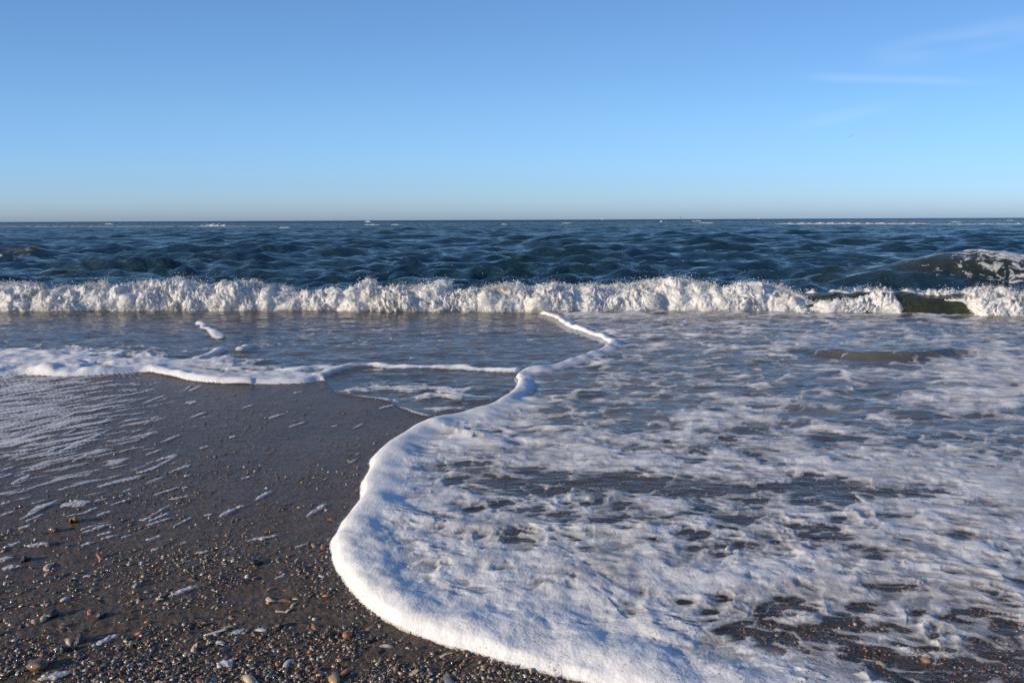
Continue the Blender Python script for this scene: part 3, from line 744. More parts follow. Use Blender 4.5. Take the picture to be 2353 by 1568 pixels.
for i, (a, b, r, h, d, lb) in enumerate([(838, 852, 511, 3, 260, 'upper tiny whitecap of three left of centre under the horizon'), (836, 872, 518, 2, 140, 'lower left tiny whitecap of three left of centre'), (898, 918, 518, 2.5, 140, 'lower right tiny whitecap of three left of centre'),
        (1605, 1640, 513.5, 2, 190, 'tiny whitecap right below the sailing boat'), (1590, 1612, 509, 2, 300, 'faint fleck of foam just under the horizon beside the sailing boat'), (240, 262, 516, 2, 160, 'tiny whitecap at far left just under the horizon'), (2310, 2330, 508, 2, 300, 'faint fleck of foam under the horizon at far right'),
        (1290, 1312, 514, 2, 180, 'tiny whitecap under the horizon below the white motor boat'), (1150, 1166, 517, 2, 150, 'tiny whitecap at the middle of the sea'), (640, 668, 525, 2, 110, 'small whitecap right of the tumbling one at left'), (2180, 2215, 512, 2.5, 200, 'small whitecap behind the distant surf at right')]):
    whitecap(a, b, r, h, d, lb, 20 + i, group='foam flecks below the horizon', cov=.4)

# ------------------------------------------------------------------ boats, buoy, birds
HULL, SAIL, DARK = mat_flat('boat_white', (.8, .8, .78)), mat_flat('sail_cloth', (.85, .84, .8)), mat_flat('dark_paint', (.03, .03, .035))
def bm_obj(name, b, mat, parent=None, smooth=False):
    me = bpy.data.meshes.new(name); b.to_mesh(me); b.free(); me.materials.append(mat)
    if smooth: me.polygons.foreach_set('use_smooth', np.ones(len(me.polygons), bool))
    return link(bpy.data.objects.new(name, me), parent)
def hull_bm(L, W, H):
    b = bmesh.new(); rings = []
    for i in range(9):
        t = i / 8; x = (t - .5) * L; w = W * .5 * math.sin(math.pi * min(1, .12 + t * .88)) ** .6 * (1 if t < .7 else 1 - (t - .7) / .3 * .92); sh = H * (.9 + .25 * (2 * t - 1) ** 2)
        rings.append([b.verts.new((x, -w, sh)), b.verts.new((x, -w * .7, H * .25)), b.verts.new((x, 0, -.1 * H)), b.verts.new((x, w * .7, H * .25)), b.verts.new((x, w, sh))])
    for r0, r1 in zip(rings[:-1], rings[1:]):
        for k in range(4): b.faces.new((r0[k], r0[k + 1], r1[k + 1], r1[k]))
        b.faces.new((r0[4], r0[0], r1[0], r1[4]))
    b.faces.new(rings[0]); b.faces.new(rings[-1][::-1]); return b
def tube_bm(p, q, r, n=8):
    b = bmesh.new(); bmesh.ops.create_cone(b, cap_ends=True, segments=n, radius1=r, radius2=r * .7, depth=(Vector(q) - Vector(p)).length)
    bmesh.ops.transform(b, verts=b.verts, matrix=Matrix.Translation((Vector(p) + Vector(q)) / 2) @ (Vector(q) - Vector(p)).to_track_quat('Z', 'Y').to_matrix().to_4x4()); return b
def box_bm(c, s):
    b = bmesh.new(); bmesh.ops.create_cube(b, size=1); bmesh.ops.scale(b, vec=s, verts=b.verts); bmesh.ops.translate(b, vec=c, verts=b.verts)
    bmesh.ops.bevel(b, geom=b.edges[:], offset=min(s) * .12, segments=1, affect='EDGES'); return b
def sail_bm(pts, bulge):
    b = bmesh.new(); a, c, d = [Vector(p) for p in pts]; n = 6; g = {}
    for side in (0, 1):
        for i in range(n + 1):
            for j in range(n + 1 - i):
                s, t = i / n, j / n; p = a * (1 - s - t) + c * s + d * t
                p.y += bulge * 4 * (1 - s - t) * (s + t) * .6 + side * .03; g[side, i, j] = b.verts.new(p)
    for side in (0, 1):
        for i in range(n):
            for j in range(n - i):
                f = [g[side, i, j], g[side, i + 1, j], g[side, i, j + 1]]; b.faces.new(f if side else f[::-1])
                if j < n - i - 1:
                    f = [g[side, i + 1, j], g[side, i + 1, j + 1], g[side, i, j + 1]]; b.faces.new(f if side else f[::-1])
    return b
def sail_boat(px, row, dist, s, label):
    x, y, z = at_depth(px, row, dist)
    e = empty('sailing_boat', (x, y, .1), label=label, category='boat')
    bm_obj('hull', hull_bm(8 * s, 2.4 * s, 1.1 * s), HULL, e, True); bm_obj('cabin', box_bm((-.3 * s, 0, 1.3 * s), (2.8 * s, 1.5 * s, .6 * s)), HULL, e)
    bm_obj('mast', tube_bm((.4 * s, 0, 1 * s), (.4 * s, 0, 11 * s), .09 * s), HULL, e)
    bm_obj('mainsail', sail_bm([(.2 * s, 0, 1.9 * s), (-3.4 * s, 0, 1.9 * s), (.25 * s, 0, 10.6 * s)], .35 * s), SAIL, e)
    bm_obj('jib', sail_bm([(3.7 * s, 0, 1.4 * s), (.8 * s, 0, 1.6 * s), (.55 * s, 0, 9.2 * s)], .3 * s), SAIL, e)
    e.rotation_euler.z = .3; return e
sail_boat(1563, 500, 2600, 1.05, 'small white sailing boat with raised sails on the horizon, middle of the three boats')
def motor_boat(px, dist, s, label):
    x, y, _ = at_depth(px, 503, dist)
    e = empty('motor_boat', (x, y, .1), label=label, category='boat')
    bm_obj('hull', hull_bm(11 * s, 3.4 * s, 1.7 * s), HULL, e, True)
    bm_obj('cabin', box_bm((-.5 * s, 0, 2.4 * s), (5 * s, 2.4 * s, 1.5 * s)), HULL, e); bm_obj('wheelhouse', box_bm((.4 * s, 0, 3.7 * s), (2.4 * s, 2 * s, 1.3 * s)), HULL, e)
    bm_obj('mast', tube_bm((-.6 * s, 0, 4.2 * s), (-.6 * s, 0, 6.6 * s), .08 * s), HULL, e); return e
motor_boat(1383, 2400, 1.0, 'low white motor boat on the horizon near the centre, left of the sail')
motor_boat(1742, 2600, .75, 'tiny white motor boat on the horizon right of the sail')
bxp, byp, bzp = at_depth(1519, 507, 330)
buoy = empty('marker_buoy', (bxp, byp, bzp - .4), label='small pale marker buoy bobbing just below the horizon', category='buoy')
b = bmesh.new(); bmesh.ops.create_uvsphere(b, u_segments=16, v_segments=10, radius=.42); bmesh.ops.scale(b, vec=(1, 1, .8), verts=b.verts); bm_obj('float', b, SAIL, buoy, True)
bm_obj('post', tube_bm((0, 0, .2), (0, 0, 1.1), .06), DARK, buoy)
def bird(px, py, dist, roll, label):
    x, y, z = at_depth(px, py, dist)
    e = empty('gull', (x, y, z), label=label, category='bird', group='birds flying above the sea')
    b = bmesh.new(); bmesh.ops.create_uvsphere(b, u_segments=12, v_segments=8, radius=1); bmesh.ops.scale(b, vec=(.24, .085, .08), verts=b.verts)
    for q in b.verts:
        if q.co.x > .12: q.co.z += .02; q.co.y *= .8
        if q.co.x < -.15: q.co.z *= .5; q.co.y *= 1.3
    bm_obj('body', b, DARK, e, True)
    for s in (-1, 1):
        b = bmesh.new(); st = [(.05, .10, 0), (.25, .11, .10), (.45, .085, .08), (.68, .03, .0)]; rg = []
        for (yy_, w, zz_) in st:
            rg.append([b.verts.new((w * .6 - .1 * yy_, s * yy_, zz_)), b.verts.new((-w * .6 - .1 * yy_, s * yy_, zz_ - .005)), b.verts.new((-.1 * yy_, s * yy_, zz_ + .018))])
        for r0, r1 in zip(rg[:-1], rg[1:]):
            for k in range(3): b.faces.new((r0[k], r0[(k + 1) % 3], r1[(k + 1) % 3], r1[k]))
        b.faces.new(rg[0]); b.faces.new(rg[-1]); bmesh.ops.recalc_face_normals(b, faces=b.faces[:]); bm_obj('wing', b, DARK, e, True)
    e.rotation_euler = (roll, 0, 2.4); return e
bird(1956, 312, 420, .5, 'upper bird of a tiny dark pair flying above the sea')
bird(1951.5, 314, 440, -.6, 'lower bird of a tiny dark pair flying above the sea')

# ------------------------------------------------------------------ foam streaks left on the sand
def streak_mesh(L, W, seed, h=.006):
    nu, nv = 30, 9
    uu, vv = np.meshgrid(np.linspace(0, 1, nu), np.linspace(-1, 1, nv))
    wid = W * .5 * np.clip(np.sin(np.pi * uu) ** .7 * (.8 + .45 * n2(uu * 3 + seed, uu * 0 + seed)), .03, 2)
    cy = W * .18 * n2(uu * 2.2 + seed * 3, uu * 0 + 1.7)
    x = (uu - .5) * L; y = cy + vv * wid * (1 + .25 * n2(uu * 9 + seed, vv * 2))
    f = .40 * (1 - np.abs(vv) ** 2) * np.clip(np.sin(np.pi * uu) * 4, 0, 1) - .05 + .34 * n2(x * 75 + seed, y * 75) + .18 * n2(x * 160, y * 160 + seed)
    z_ = h * np.sqrt(np.clip(1 - np.abs(vv) ** 2.2, 0, 1)) * np.clip(np.sin(np.pi * uu) * 3, 0, 1) * (.8 + .5 * n2(x * 70 + seed, y * 70)) + .0015
    me = np_mesh('foam_patch', np.stack([x, y, z_], -1).reshape(-1, 3), grid_faces(nu and nv, nu).reshape(-1, 4), {'f': f, 'bub': np.full(f.shape, .9)})
    me.materials.append(FOAM); return me
def streak(x0, y0, x1, y1, wpx, label, seed, group=None, h=.007):
    (a, b_), (c, d) = at(x0, y0), at(x1, y1)
    L = math.hypot(c - a, d - b_) * 1.1; dist = math.hypot((a + c) / 2, (b_ + d) / 2)
    me = streak_mesh(L, max(wpx * dist / FPX * 2.2, .018), seed, h)
    o = link(bpy.data.objects.new('foam_patch', me)); mx, my = (a + c) / 2, (b_ + d) / 2
    o.location = (mx, my, float(sand_z(np.array([mx]), np.array([my]))[0]) + .002); o.rotation_euler.z = math.atan2(d - b_, c - a)
    return set_props(o, label=label, category='foam', group=group)
hero_streaks = [
    (62, 1182, 135, 1150, 12, 'long foam streak running into the frothy clot on the sand at far left'),
    (140, 1165, 205, 1150, 30, 'frothy white clot of foam on the dark sand at far left'),
    (225, 1118, 330, 1092, 12, 'long thin foam streak right of the frothy clot'),
    (36, 1058, 150, 1040, 12, 'broad white foam streak lying left of the wet sand, above the clot'),
    (130, 1045, 250, 990, 10, 'slanting foam streak climbing toward the left foam bank'),
    (505, 1188, 560, 1162, 12, 'short foam streak on open sand left of the curved rim'),
    (705, 1188, 750, 1158, 9, 'narrow foam streak on sand close to the curved rim'),
    (190, 1224, 258, 1203, 9, 'slim foam streak above the dark mussel shells'),
    (570, 1245, 640, 1232, 7, 'thin foam streak amid the shelly sand'),
    (588, 1148, 625, 1128, 8, 'small foam streak in the middle of bare wet sand'),
    (388, 1372, 452, 1348, 12, 'foam streak among small shells at lower left'),
    (222, 1484, 272, 1462, 13, 'foam clot beside the big black mussel at lower left'),
    (90, 1562, 165, 1548, 16, 'bubbly foam patch at the bottom edge left corner'),
    (60, 1256, 112, 1252, 12, 'foam patch lying against a brown pebble at far left'),
    (-10, 1290, 30, 1282, 14, 'foam clot left of the black mussel at the frame edge'),
    (5, 1308, 48, 1302, 11, 'small round foam clot under the black mussel at far left'),
    (500, 1535, 535, 1518, 18, 'bubbly foam clot among pebbles at bottom left'),
    (335, 1242, 372, 1230, 8, 'little foam streak left of centre on bare sand'),
    (525, 1462, 562, 1448, 10, 'bubbly foam patch next to the broken razor shell')]
for i, s in enumerate(hero_streaks): streak(*s[:5], s[5], 3.1 + i * 1.7, h=.0055)
n = 0
while n < 125:
    px_ = rng.uniform(-60, 900); py_ = rng.uniform(880, 1330)
    dens = (1 - sm(200, 620, px_)) * (1 - sm(1000, 1330, py_)) * 1.5 + .10
    x_, y_ = at(px_, py_)
    if rng.uniform() > dens or sdist(np.array([x_]), np.array([y_]), A, A_POLY)[0] > -.08 or sdist(np.array([x_]), np.array([y_]), Lf, L_POLY)[0] > -.03: continue
    ln = rng.uniform(16, 58) * (1 if px_ < 420 else .65); ang = rng.normal(.31, .09)
    zone = ('against the left frame edge' if px_ < 60 else 'right under the left foam bank' if py_ < 935 else 'in the dense froth at left' if px_ < 330 and py_ < 1060 else 'near the frothy clot at left' if px_ < 330 and py_ < 1200
            else 'above the mussel shells at left' if px_ < 330 else 'on bare sand beside the rim' if px_ > 620 else 'on open wet sand at left' if py_ < 1100 else 'where the shell fragments begin')
    wpx_ = rng.uniform(3.6, 8.5); sz = ('long ' if ln > 44 else 'short ' if ln < 30 else '') + ('thin' if wpx_ < 5 else 'broad' if wpx_ > 7 else 'slim')
    streak(px_ - ln / 2, py_ + ln / 2 * math.tan(ang), px_ + ln / 2, py_ - ln / 2 * math.tan(ang), wpx_, f'{sz} white foam streak {zone}', 50 + n * .77, 'foam streaks on the wet sand', h=.0035)
    n += 1

# the frothy remnants below the left bank, too many to count
PX2, PY2, X2, Y2 = ground_grid(-120, 900, 855, 1340, 2.2, 1.8)
ca, sa = math.cos(R(47)), math.sin(R(47))
a1 = X2 * ca + Y2 * sa; a2 = -X2 * sa + Y2 * ca
w_ = .05 * fbm2(X2 * 3, Y2 * 3, 3)
g1, _, gid = cells((a1 + w_) * 3.0, (a2 + w_) * 16)
f2_ = -.58 + .75 * (1 - sm(80, 620, PX2)) * (1 - sm(960, 1260, PY2)) + .75 * fbm2(a1 * 4.5, (a2 + w_) * 20, 4, .6) * 1.35 + .5 * (g1 - .45)
dl2 = sdist(X2, Y2, Lf, L_POLY); da2 = sdist(X2, Y2, A, A_POLY)
f2_ = np.where((dl2 < -.02) & (da2 < -.08), f2_, -1)
z2 = sand_z(X2, Y2) + .0035 + .006 * np.sqrt(np.clip(f2_, 0, 1)) + .0015 * fbm2(X2 * 60, Y2 * 60, 2)
me = sub_mesh('foam_froth', np.stack([X2, Y2, z2], -1), fany(f2_ > -.08), {'f': f2_ * 1.1, 'bub': np.full(f2_.shape, .6)}); me.materials.append(FOAM)
set_props(link(bpy.data.objects.new('foam_froth', me)), kind='stuff', label='slanting flecks of froth drying on the sand below the left bank', category='foam')

# ------------------------------------------------------------------ shells and pebbles
def fan_shell(nr=5, na=9, spread=1.25, rib=.05, dome=.42, asp=1.0, twist=0.0):
    """closed bivalve half: domed ribbed outside, hollow underside"""
    co = []; f = []
    for side in (0, 1):
        for i in range(nr + 1):
            r = i / nr
            for j in range(na + 1):
                a = (j / na - .5) * 2 * spread * 1.25
                rr = r * (1 - .10 * abs(a) ** 2 / spread ** 2) * .5
                x = rr * math.sin(a) * asp * 1.35 + twist * r * r; y = rr * math.cos(a) - .22
                hz = dome * math.sqrt(max(0, 1 - (r * .98) ** 2)) * (1 - .45 * (a / (spread * 1.25)) ** 2) * min(1, .35 + 2.2 * r) * (.6 + .4 * math.cos(a))
                hz *= .62; hz += rib * .12 * (1 if j % 2 else -1) * r
                co.append((x, y, hz if side == 0 else hz - .05 - .02))
    w = na + 1; o = (nr + 1) * w
    for i in range(nr):
        for j in range(na):
            q = (i * w + j, i * w + j + 1, (i + 1) * w + j + 1, (i + 1) * w + j); f.append(q[::-1]); f.append(tuple(k + o for k in q))
    for j in range(na): f.append((nr * w + j, nr * w + j + 1, nr * w + j + 1 + o, nr * w + j + o)[::-1])
    for i in range(nr):
        for j, d in ((0, 1), (na, -1)):
            q = (i * w + j, (i + 1) * w + j, (i + 1) * w + j + o, i * w + j + o); f.append(q if d > 0 else q[::-1])
    return np.array(co), np.array(f)
def blob(seed, sx=1, sy=.75, sz=.5, amt=.22):
    vs, fs = ico(2); n = n3(vs[:, 0] * 1.3 + seed, vs[:, 1] * 1.3, vs[:, 2] * 1.3 + seed) * amt
    vs = vs * (1 + n[:, None]) * np.array([sx, sy, sz]) * .5; return vs, fs
def spiral_shell():
    """small sea snail: coiled tapering tube"""
    co = []; f = []; turns, seg, ring = 2.6, 26, 8
    for i in range(seg + 1):
        t = i / seg; a = t * turns * 2 * math.pi; r = .05 + .24 * t ** 1.3; tr = .03 + .20 * t ** 1.2; zc = .42 - .34 * t
        for j in range(ring):
            b_ = j / ring * 2 * math.pi; rad_ = r + tr * math.cos(b_) * .9
            co.append((rad_ * math.cos(a), rad_ * math.sin(a), zc + tr * math.sin(b_)))
    for i in range(seg):
        for j in range(ring): f.append((i * ring + j, i * ring + (j + 1) % ring, (i + 1) * ring + (j + 1) % ring, (i + 1) * ring + j))
    return np.array(co), np.array(f)
def razor_shell():
    co = []; f = []; n, m = 8, 6
    for side in (0, 1):
        for i in range(n + 1):
            t = i / n
            for j in range(m + 1):
                a = (j / m - .5) * 2.2; co.append(((t - .5) + .02 * math.sin(j * 2), .14 * math.sin(a) * (1 - .25 * abs(t - .5)), .11 * math.cos(a) - .05 - (.025 if side else 0) + .03 * (t - .5) ** 2))
    w = m + 1; o = (n + 1) * w
    for i in range(n):
        for j in range(m):
            q = (i * w + j, i * w + j + 1, (i + 1) * w + j + 1, (i + 1) * w + j); f.append(q[::-1]); f.append(tuple(k + o for k in q))
    for j in range(m):
        f.append((j, j + 1, j + 1 + o, j + o)); q = n * w + j; f.append((q, q + 1, q + 1 + o, q + o)[::-1])
    for i in range(n):
        q = i * w; f.append((q, q + w, q + w + o, q + o)[::-1]); q += m; f.append((q, q + w, q + w + o, q + o))
    return np.array(co), np.array(f)
GEO = {'cockle_shell': fan_shell(), 'mussel_shell': fan_shell(6, 8, .85, .01, .55, .62, .16), 'clam_shell': fan_shell(5, 8, 1.35, .012, .30, 1.2),
       'pebble': blob(1.1), 'stone': blob(4.7, 1, .6, .55, .35), 'snail_shell': spiral_shell(), 'razor_shell': razor_shell()}
TONES = {'white': mat_shell('shell_white', (.62, .60, .55), (.42, .37, .30)), 'cream': mat_shell('shell_cream', (.55, .45, .30), (.38, .27, .15)),
         'tan': mat_shell('shell_tan', (.38, .26, .13), (.22, .13, .06)), 'orange': mat_shell('shell_orange', (.42, .17, .055), (.24, .085, .03)),
         'brown': mat_shell('shell_brown', (.14, .07, .035), (.07, .04, .025)), 'black': mat_shell('shell_black', (.012, .012, .014), (.03, .03, .035), .25),
         'grey': mat_shell('shell_grey', (.20, .21, .22), (.10, .105, .11)), 'yellow': mat_shell('shell_yellow', (.55, .47, .18), (.38, .30, .12)), 'red': mat_shell('shell_red', (.26, .075, .04), (.14, .05, .03))}
_cache = {}
def shell_mesh(kind, tone):
    if (kind, tone) not in _cache:
        co_, f_ = GEO[kind]; me = np_mesh(kind, co_, f_); me.materials.append(TONES[tone]); me.validate(); _cache[kind, tone] = me
    return _cache[kind, tone]
def ground_z(x, y): return float(sand_z(np.array([x]), np.array([y]))[0])
def shell(kind, tone, px, py, wpx, label, rz=None, tilt=None, group=None, lift=0.0, size=None):
    x, y = at(px, py + wpx * .15); dist = math.sqrt(x * x + y * y + CAM_H ** 2)
    s = size or wpx / FPX * dist
    o = link(bpy.data.objects.new(kind, shell_mesh(kind, tone)))
    t = tilt if tilt is not None else (random.gauss(0, .22), random.gauss(0, .22))
    o.location = (x, y, ground_z(x, y) + s * (.13 if kind in ('pebble', 'stone') else .10 if kind == 'snail_shell' else .02) + lift)
    o.scale = (s, s, s * random.uniform(.85, 1.15)); o.rotation_euler = (t[0], t[1], rz if rz is not None else random.uniform(0, 6.28))
    CAT = {'pebble': 'pebble', 'stone': 'stone'}
    return set_props(o, label=label, category=CAT.get(kind, 'shell'), group=group)
HERO = [
 ('snail_shell', 'orange', 173, 1196, 22, 'round orange brown snail shell near the upper left foam streaks'),
 ('stone', 'brown', 126, 1216, 24, 'brown lumpy stone left of the slim foam streak'),
 ('pebble', 'brown', 116, 1250, 18, 'brown pebble at the right end of a foam patch, far left'),
 ('mussel_shell', 'black', 57, 1283, 36, 'black mussel shell between foam clots at the left frame edge'),
 ('razor_shell', 'red', 232, 1276, 32, 'reddish brown broken razor shell standing up on the left sand'),
 ('clam_shell', 'cream', 110, 1298, 24, 'cream clam shell right of the black mussel at far left'),
 ('clam_shell', 'yellow', 318, 1379, 17, 'pale yellow round clam shell alone on smooth sand'),
 ('clam_shell', 'cream', 364, 1373, 20, 'flat cream shell beside the pale yellow round one'),
 ('mussel_shell', 'black', 229, 1414, 36, 'glossy black mussel shell with a long shadow, left of smooth sand'),
 ('mussel_shell', 'black', 127, 1407, 40, 'open black mussel shell above a cluster of cream shells'),
 ('mussel_shell', 'black', 188, 1463, 48, 'largest black mussel shell, lower left, beside frothy foam'),
 ('cockle_shell', 'cream', 160, 1474, 26, 'ribbed cream cockle leaning on the largest black mussel'),
 ('mussel_shell', 'black', 145, 1493, 32, 'black mussel half buried below the largest mussel'),
 ('mussel_shell', 'grey', 318, 1341, 32, 'blue grey mussel shell in the middle of the left sand'),
 ('razor_shell', 'white', 496, 1447, 44, 'white broken razor shell slanting up, lower left of centre'),
 ('clam_shell', 'yellow', 531, 1437, 20, 'yellow clam shell right of the white razor shell'),
 ('clam_shell', 'white', 503, 1473, 24, 'upright white clam shell below the white razor shell'),
 ('pebble', 'cream', 428, 1502, 16, 'round cream pebble below the upright white clam'),
 ('cockle_shell', 'cream', 446, 1491, 26, 'cream cockle right above the round cream pebble'),
 ('stone', 'brown', 87, 1529, 46, 'long brown stone near the lower left corner'),
 ('cockle_shell', 'cream', 100, 1420, 26, 'cream cockle in the shell cluster below the open mussel'),
 ('cockle_shell', 'tan', 80, 1428, 22, 'tan cockle in the shell cluster below the open mussel'),
 ('cockle_shell', 'cream', 573, 1557, 40, 'big cream cockle at the bottom edge left of centre'),
 ('cockle_shell', 'red', 461, 1562, 24, 'dark red cockle at the bottom edge'),
 ('stone', 'black', 588, 1293, 26, 'black rough stone on sand left of the rim'),
 ('cockle_shell', 'orange', 749, 1366, 18, 'bright orange upright cockle close to the rim with a long shadow'),
 ('cockle_shell', 'cream', 621, 1377, 24, 'cream tan cockle left of the bright orange upright one'),
 ('snail_shell', 'orange', 796, 1458, 26, 'glossy orange snail shell in the shelly sand below the rim'),
 ('cockle_shell', 'brown', 799, 1473, 22, 'brown cockle touching the glossy orange snail below it'),
 ('stone', 'brown', 747, 1459, 22, 'dark brown stone left of the glossy orange snail'),
 ('cockle_shell', 'tan', 847, 1442, 22, 'tan cockle right of the dark mussel below the rim'),
 ('mussel_shell', 'black', 803, 1443, 24, 'dark mussel right above the glossy orange snail'),
 ('cockle_shell', 'orange', 796, 1537, 30, 'large orange cockle at the bottom left of centre'),
 ('stone', 'tan', 768, 1558, 36, 'long tan stone at the bottom edge under the large orange cockle'),
 ('clam_shell', 'grey', 1032, 1561, 38, 'flat grey clam shell at the bottom edge near the centre'),
 ('clam_shell', 'white', 889, 1480, 22, 'white clam shell on open sand under the rim'),
 ('clam_shell', 'cream', 1025, 1500, 24, 'upright cream clam shell just under the foam rim'),
 ('clam_shell', 'tan', 1055, 1488, 16, 'small tan clam shell touching the foam rim'),
 ('clam_shell', 'white', 1134, 1515, 17, 'left white clam shell of a pair under the rim near the bottom'),
 ('clam_shell', 'white', 1167, 1519, 17, 'right white clam shell of a pair under the rim near the bottom'),
 ('cockle_shell', 'tan', 721, 1253, 18, 'left cockle of a tan pair touching the rim at its leftmost bulge'),
 ('cockle_shell', 'orange', 741, 1257, 18, 'right cockle of a tan orange pair touching the rim at its leftmost bulge'),
 ('cockle_shell', 'orange', 760, 1193, 15, 'small orange cockle on sand left of the narrow part of the rim'),
 ('cockle_shell', 'orange', 729, 1535, 24, 'orange brown cockle left of the large orange cockle'),
 ('razor_shell', 'grey', 757, 1543, 20, 'thin grey razor splinter standing beside the large orange cockle'),
 ('mussel_shell', 'black', 612, 1568, 30, 'black mussel shell at the bottom edge right of the big cream cockle'),
 ('clam_shell', 'white', 598, 1445, 22, 'white clam shell in the shelly sand right of the yellow clam'),
 ('clam_shell', 'white', 660, 1520, 26, 'broken white clam shell among brown pebbles near the bottom'),
 ('pebble', 'cream', 1869, 1500, 17, 'smooth cream pebble poking out of the foam, bottom right'),
 ('cockle_shell', 'cream', 2022, 1522, 28, 'cream cockle washed by foam near the bottom right'),
 ('pebble', 'tan', 2127, 1514, 22, 'tan pebble in the gravel wash at bottom right'),
 ('clam_shell', 'white', 1591, 1446, 20, 'white clam shell in the dark gap of foam at bottom centre right'),
]
for h in HERO: shell(*h)
DESC = {'cockle_shell': ('cockle', 'shelly wet sand'), 'clam_shell': ('clam shell', 'shelly wet sand'), 'mussel_shell': ('mussel shell', 'shelly wet sand'), 'pebble': ('pebble', 'shelly wet sand'), 'stone': ('stone', 'shelly wet sand'), 'razor_shell': ('razor shell splinter', 'shelly wet sand')}
TW = {'white': 'white', 'cream': 'cream', 'tan': 'tan', 'orange': 'orange', 'brown': 'brown', 'black': 'black', 'grey': 'grey', 'red': 'dark red'}
n = 0
while n < 215:
    px_ = rng.uniform(-10, 1360); py_ = 1180 + 400 * math.sqrt(rng.uniform())
    x_, y_ = at(px_, py_)
    if sdist(np.array([x_]), np.array([y_]), A, A_POLY)[0] > -.03: continue
    kind = rng.choice(['cockle_shell', 'clam_shell', 'mussel_shell', 'pebble', 'stone', 'razor_shell'], p=[.34, .36, .10, .05, .05, .10])
    tone = rng.choice(['white', 'cream', 'tan', 'orange', 'brown', 'black', 'grey', 'red'], p=[.14, .20, .18, .13, .14, .07, .08, .06])
    if kind == 'mussel_shell': tone = rng.choice(['black', 'grey'])
    nm = DESC[kind]
    zone = ('by the left frame edge' if px_ < 130 else 'close under the foam rim' if sdist(np.array([x_]), np.array([y_]), A, A_POLY)[0] > -.16 else 'along the bottom edge' if py_ > 1505 else 'near the lower left mussels' if px_ < 330 and py_ > 1330
            else 'amid the left foam flecks' if px_ < 330 else 'around the white razor shell' if 420 < px_ < 620 and py_ > 1390 else 'near the orange snail shell' if px_ > 650 and py_ > 1390 else 'amid the shelly sand' if py_ > 1290 else 'on the smooth upper sand')
    sz_ = float(np.clip(rng.lognormal(-4.15, .32), .009, .030)); sw_ = 'tiny' if sz_ < .0135 else 'small' if sz_ < .0185 else 'larger'
    shell(str(kind), str(tone), px_, py_, 0, f'{sw_} {TW[str(tone)]} {nm[0]} lying {zone}', group=f'small {TW[str(tone)]} {nm[0]}s on the sand', size=sz_)
    n += 1

# shell hash: fragments beyond counting
def fragments(n, sampler, smin, smax, name, label, bright=1.0):
    P = sampler(n); n = len(P)
    s = smin * (smax / smin) ** (rng.uniform(size=n) ** 2.3)
    K = 5
    ang = (np.arange(K)[None] + rng.uniform(-.35, .35, (n, K))) / K * 2 * np.pi
    rad_ = rng.uniform(.55, 1.0, (n, K)) * s[:, None] * .5
    asp = rng.uniform(.3, .9, n)
    top = np.zeros((n, 2 * K + 1, 3))
    th = s * rng.uniform(.06, .14, n); dome_ = s * rng.uniform(.0, .16, n)
    top[:, :K, 0] = np.cos(ang) * rad_; top[:, :K, 1] = np.sin(ang) * rad_ * asp[:, None]; top[:, :K, 2] = th[:, None] * rng.uniform(.6, 1.2, (n, K))
    top[:, K:2 * K] = top[:, :K] * np.array([1.05, 1.05, 0]) ; top[:, K:2 * K, 2] = -th[:, None] * .6
    top[:, 2 * K, 2] = th + dome_
    a, b_, c = rng.normal(0, .30, n), rng.normal(0, .30, n), rng.uniform(0, 6.28, n)
    ca, sa, cb, sb, cc, sc_ = np.cos(a), np.sin(a), np.cos(b_), np.sin(b_), np.cos(c), np.sin(c)
    x, y, z_ = top[..., 0], top[..., 1], top[..., 2]
    y, z_ = y * ca[:, None] - z_ * sa[:, None], y * sa[:, None] + z_ * ca[:, None]
    x, z_ = x * cb[:, None] + z_ * sb[:, None], -x * sb[:, None] + z_ * cb[:, None]
    x, y = x * cc[:, None] - y * sc_[:, None], x * sc_[:, None] + y * cc[:, None]
    v_ = np.stack([x + P[:, 0:1], y + P[:, 1:2], z_ + P[:, 2:3]], -1)
    k = np.arange(K); k2 = (k + 1) % K
    f_ = np.vstack([np.stack([k, k2, np.full(K, 2 * K)], 1), np.stack([k + K, k2 + K, k2], 1), np.stack([k + K, k2, k], 1)])
    faces = (f_[None] + (np.arange(n) * (2 * K + 1))[:, None, None]).reshape(-1, 3)
    pal = np.array([(.50, .48, .44), (.46, .37, .25), (.32, .22, .12), (.36, .15, .06), (.14, .08, .045), (.025, .024, .024), (.16, .16, .165), (.08, .06, .045), (.22, .15, .09), (.10, .075, .055)])
    pr = np.array([.07, .10, .13, .06, .16, .12, .07, .14, .10, .10]); ci_ = rng.choice(len(pal), n, p=pr / pr.sum())
    colr = np.concatenate([np.clip(pal[ci_] * bright * rng.uniform(.7, 1.2, (n, 1)), 0, .7), np.ones((n, 1))], 1)
    me = np_mesh(name, v_.reshape(-1, 3), faces, cols=np.repeat(colr, 2 * K + 1, 0), smooth=False); me.materials.append(HASH)
    set_props(link(bpy.data.objects.new(name, me)), kind='stuff', label=label, category='shell fragments')
HASH = mat_tone('shell_hash', .42, .5)
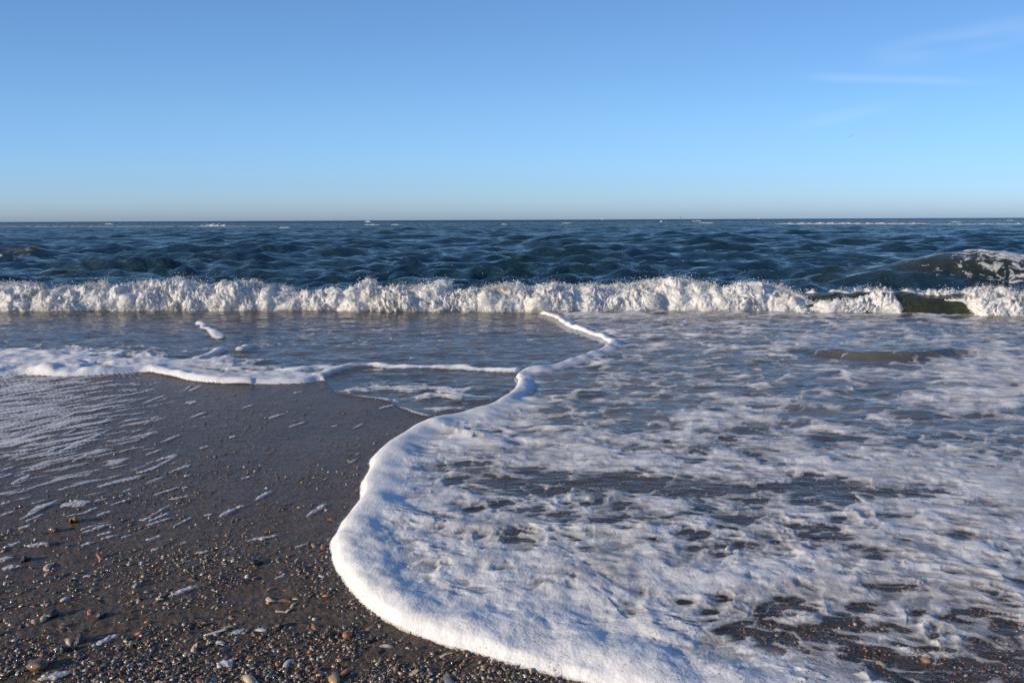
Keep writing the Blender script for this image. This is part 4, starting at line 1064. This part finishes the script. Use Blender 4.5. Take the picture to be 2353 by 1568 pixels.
def samp_sand(n):
    out = []; tot = 0
    while tot < n:
        m = n * 3
        px_ = rng.uniform(-120, 1500, m); py_ = 880 + 760 * rng.uniform(size=m) ** .70
        x, y = ray_at(px_, py_)
        clump = fbm2(x * 2.3, y * 3.2, 4, .6)
        d = .34 + .58 * sm(1000, 1540, py_) * (.35 + .65 * sm(150, 800, px_ + (py_ - 1400) * .8))
        d = d * np.clip(.42 + 2.3 * clump, .04, 1.7)
        ok = (rng.uniform(size=m) < d)
        x, y = x[ok], y[ok]; x, y = x[:n], y[:n]
        k2 = sdist(x, y, A, A_POLY) < -.0
        x, y = x[k2], y[k2]; out.append(np.stack([x, y, sand_z(x, y) + rng.uniform(-.001, .0035, len(x))], -1)); tot += len(x)
    return np.concatenate(out)[:n]
def samp_wash(n):
    m = n * 4; px_ = rng.uniform(850, 2500, m); py_ = rng.uniform(1040, 1630, m); x, y = ray_at(px_, py_)
    ok = (rng.uniform(size=m) < .6 + .4 * sm(1150, 1450, py_)) & (fbm2(x * 2, y * 2, 3) > -.25); x, y = x[ok][:n], y[ok][:n]
    k2 = sdist(x, y, A, A_POLY) > 0; x, y = x[k2], y[k2]; return np.stack([x, y, sand_z(x, y) + .001], -1)
fragments(31000, samp_sand, .0028, .024, 'shell_hash', 'countless broken shell fragments strewn over the dark sand')
fragments(22000, samp_wash, .004, .019, 'wash_gravel', 'shell gravel showing through gaps in the foam and water', np.array([1.25, 1.12, .92]))

# look-alikes that still share a description get their place in the row
_by = {}
for o in sc.objects:
    if o.parent is None and o.get('label') and o.get('group'): _by.setdefault(o['label'], []).append(o)
_ORD = ['leftmost', 'second from the left', 'third from the left', 'fourth from the left', 'fifth from the left', 'sixth from the left', 'seventh from the left', 'eighth from the left', 'ninth from the left', 'tenth from the left', 'eleventh from the left', 'twelfth from the left']
for lb, os_ in _by.items():
    if len(os_) < 2: continue
    os_.sort(key=lambda o: to_px(np.array(o.location.x), np.array(o.location.y), np.array(o.location.z))[0])
    for i_, o in enumerate(os_):
        o['label'] = lb + ', ' + ('rightmost' if i_ == len(os_) - 1 else _ORD[i_] if i_ < len(_ORD) else 'far along its row')
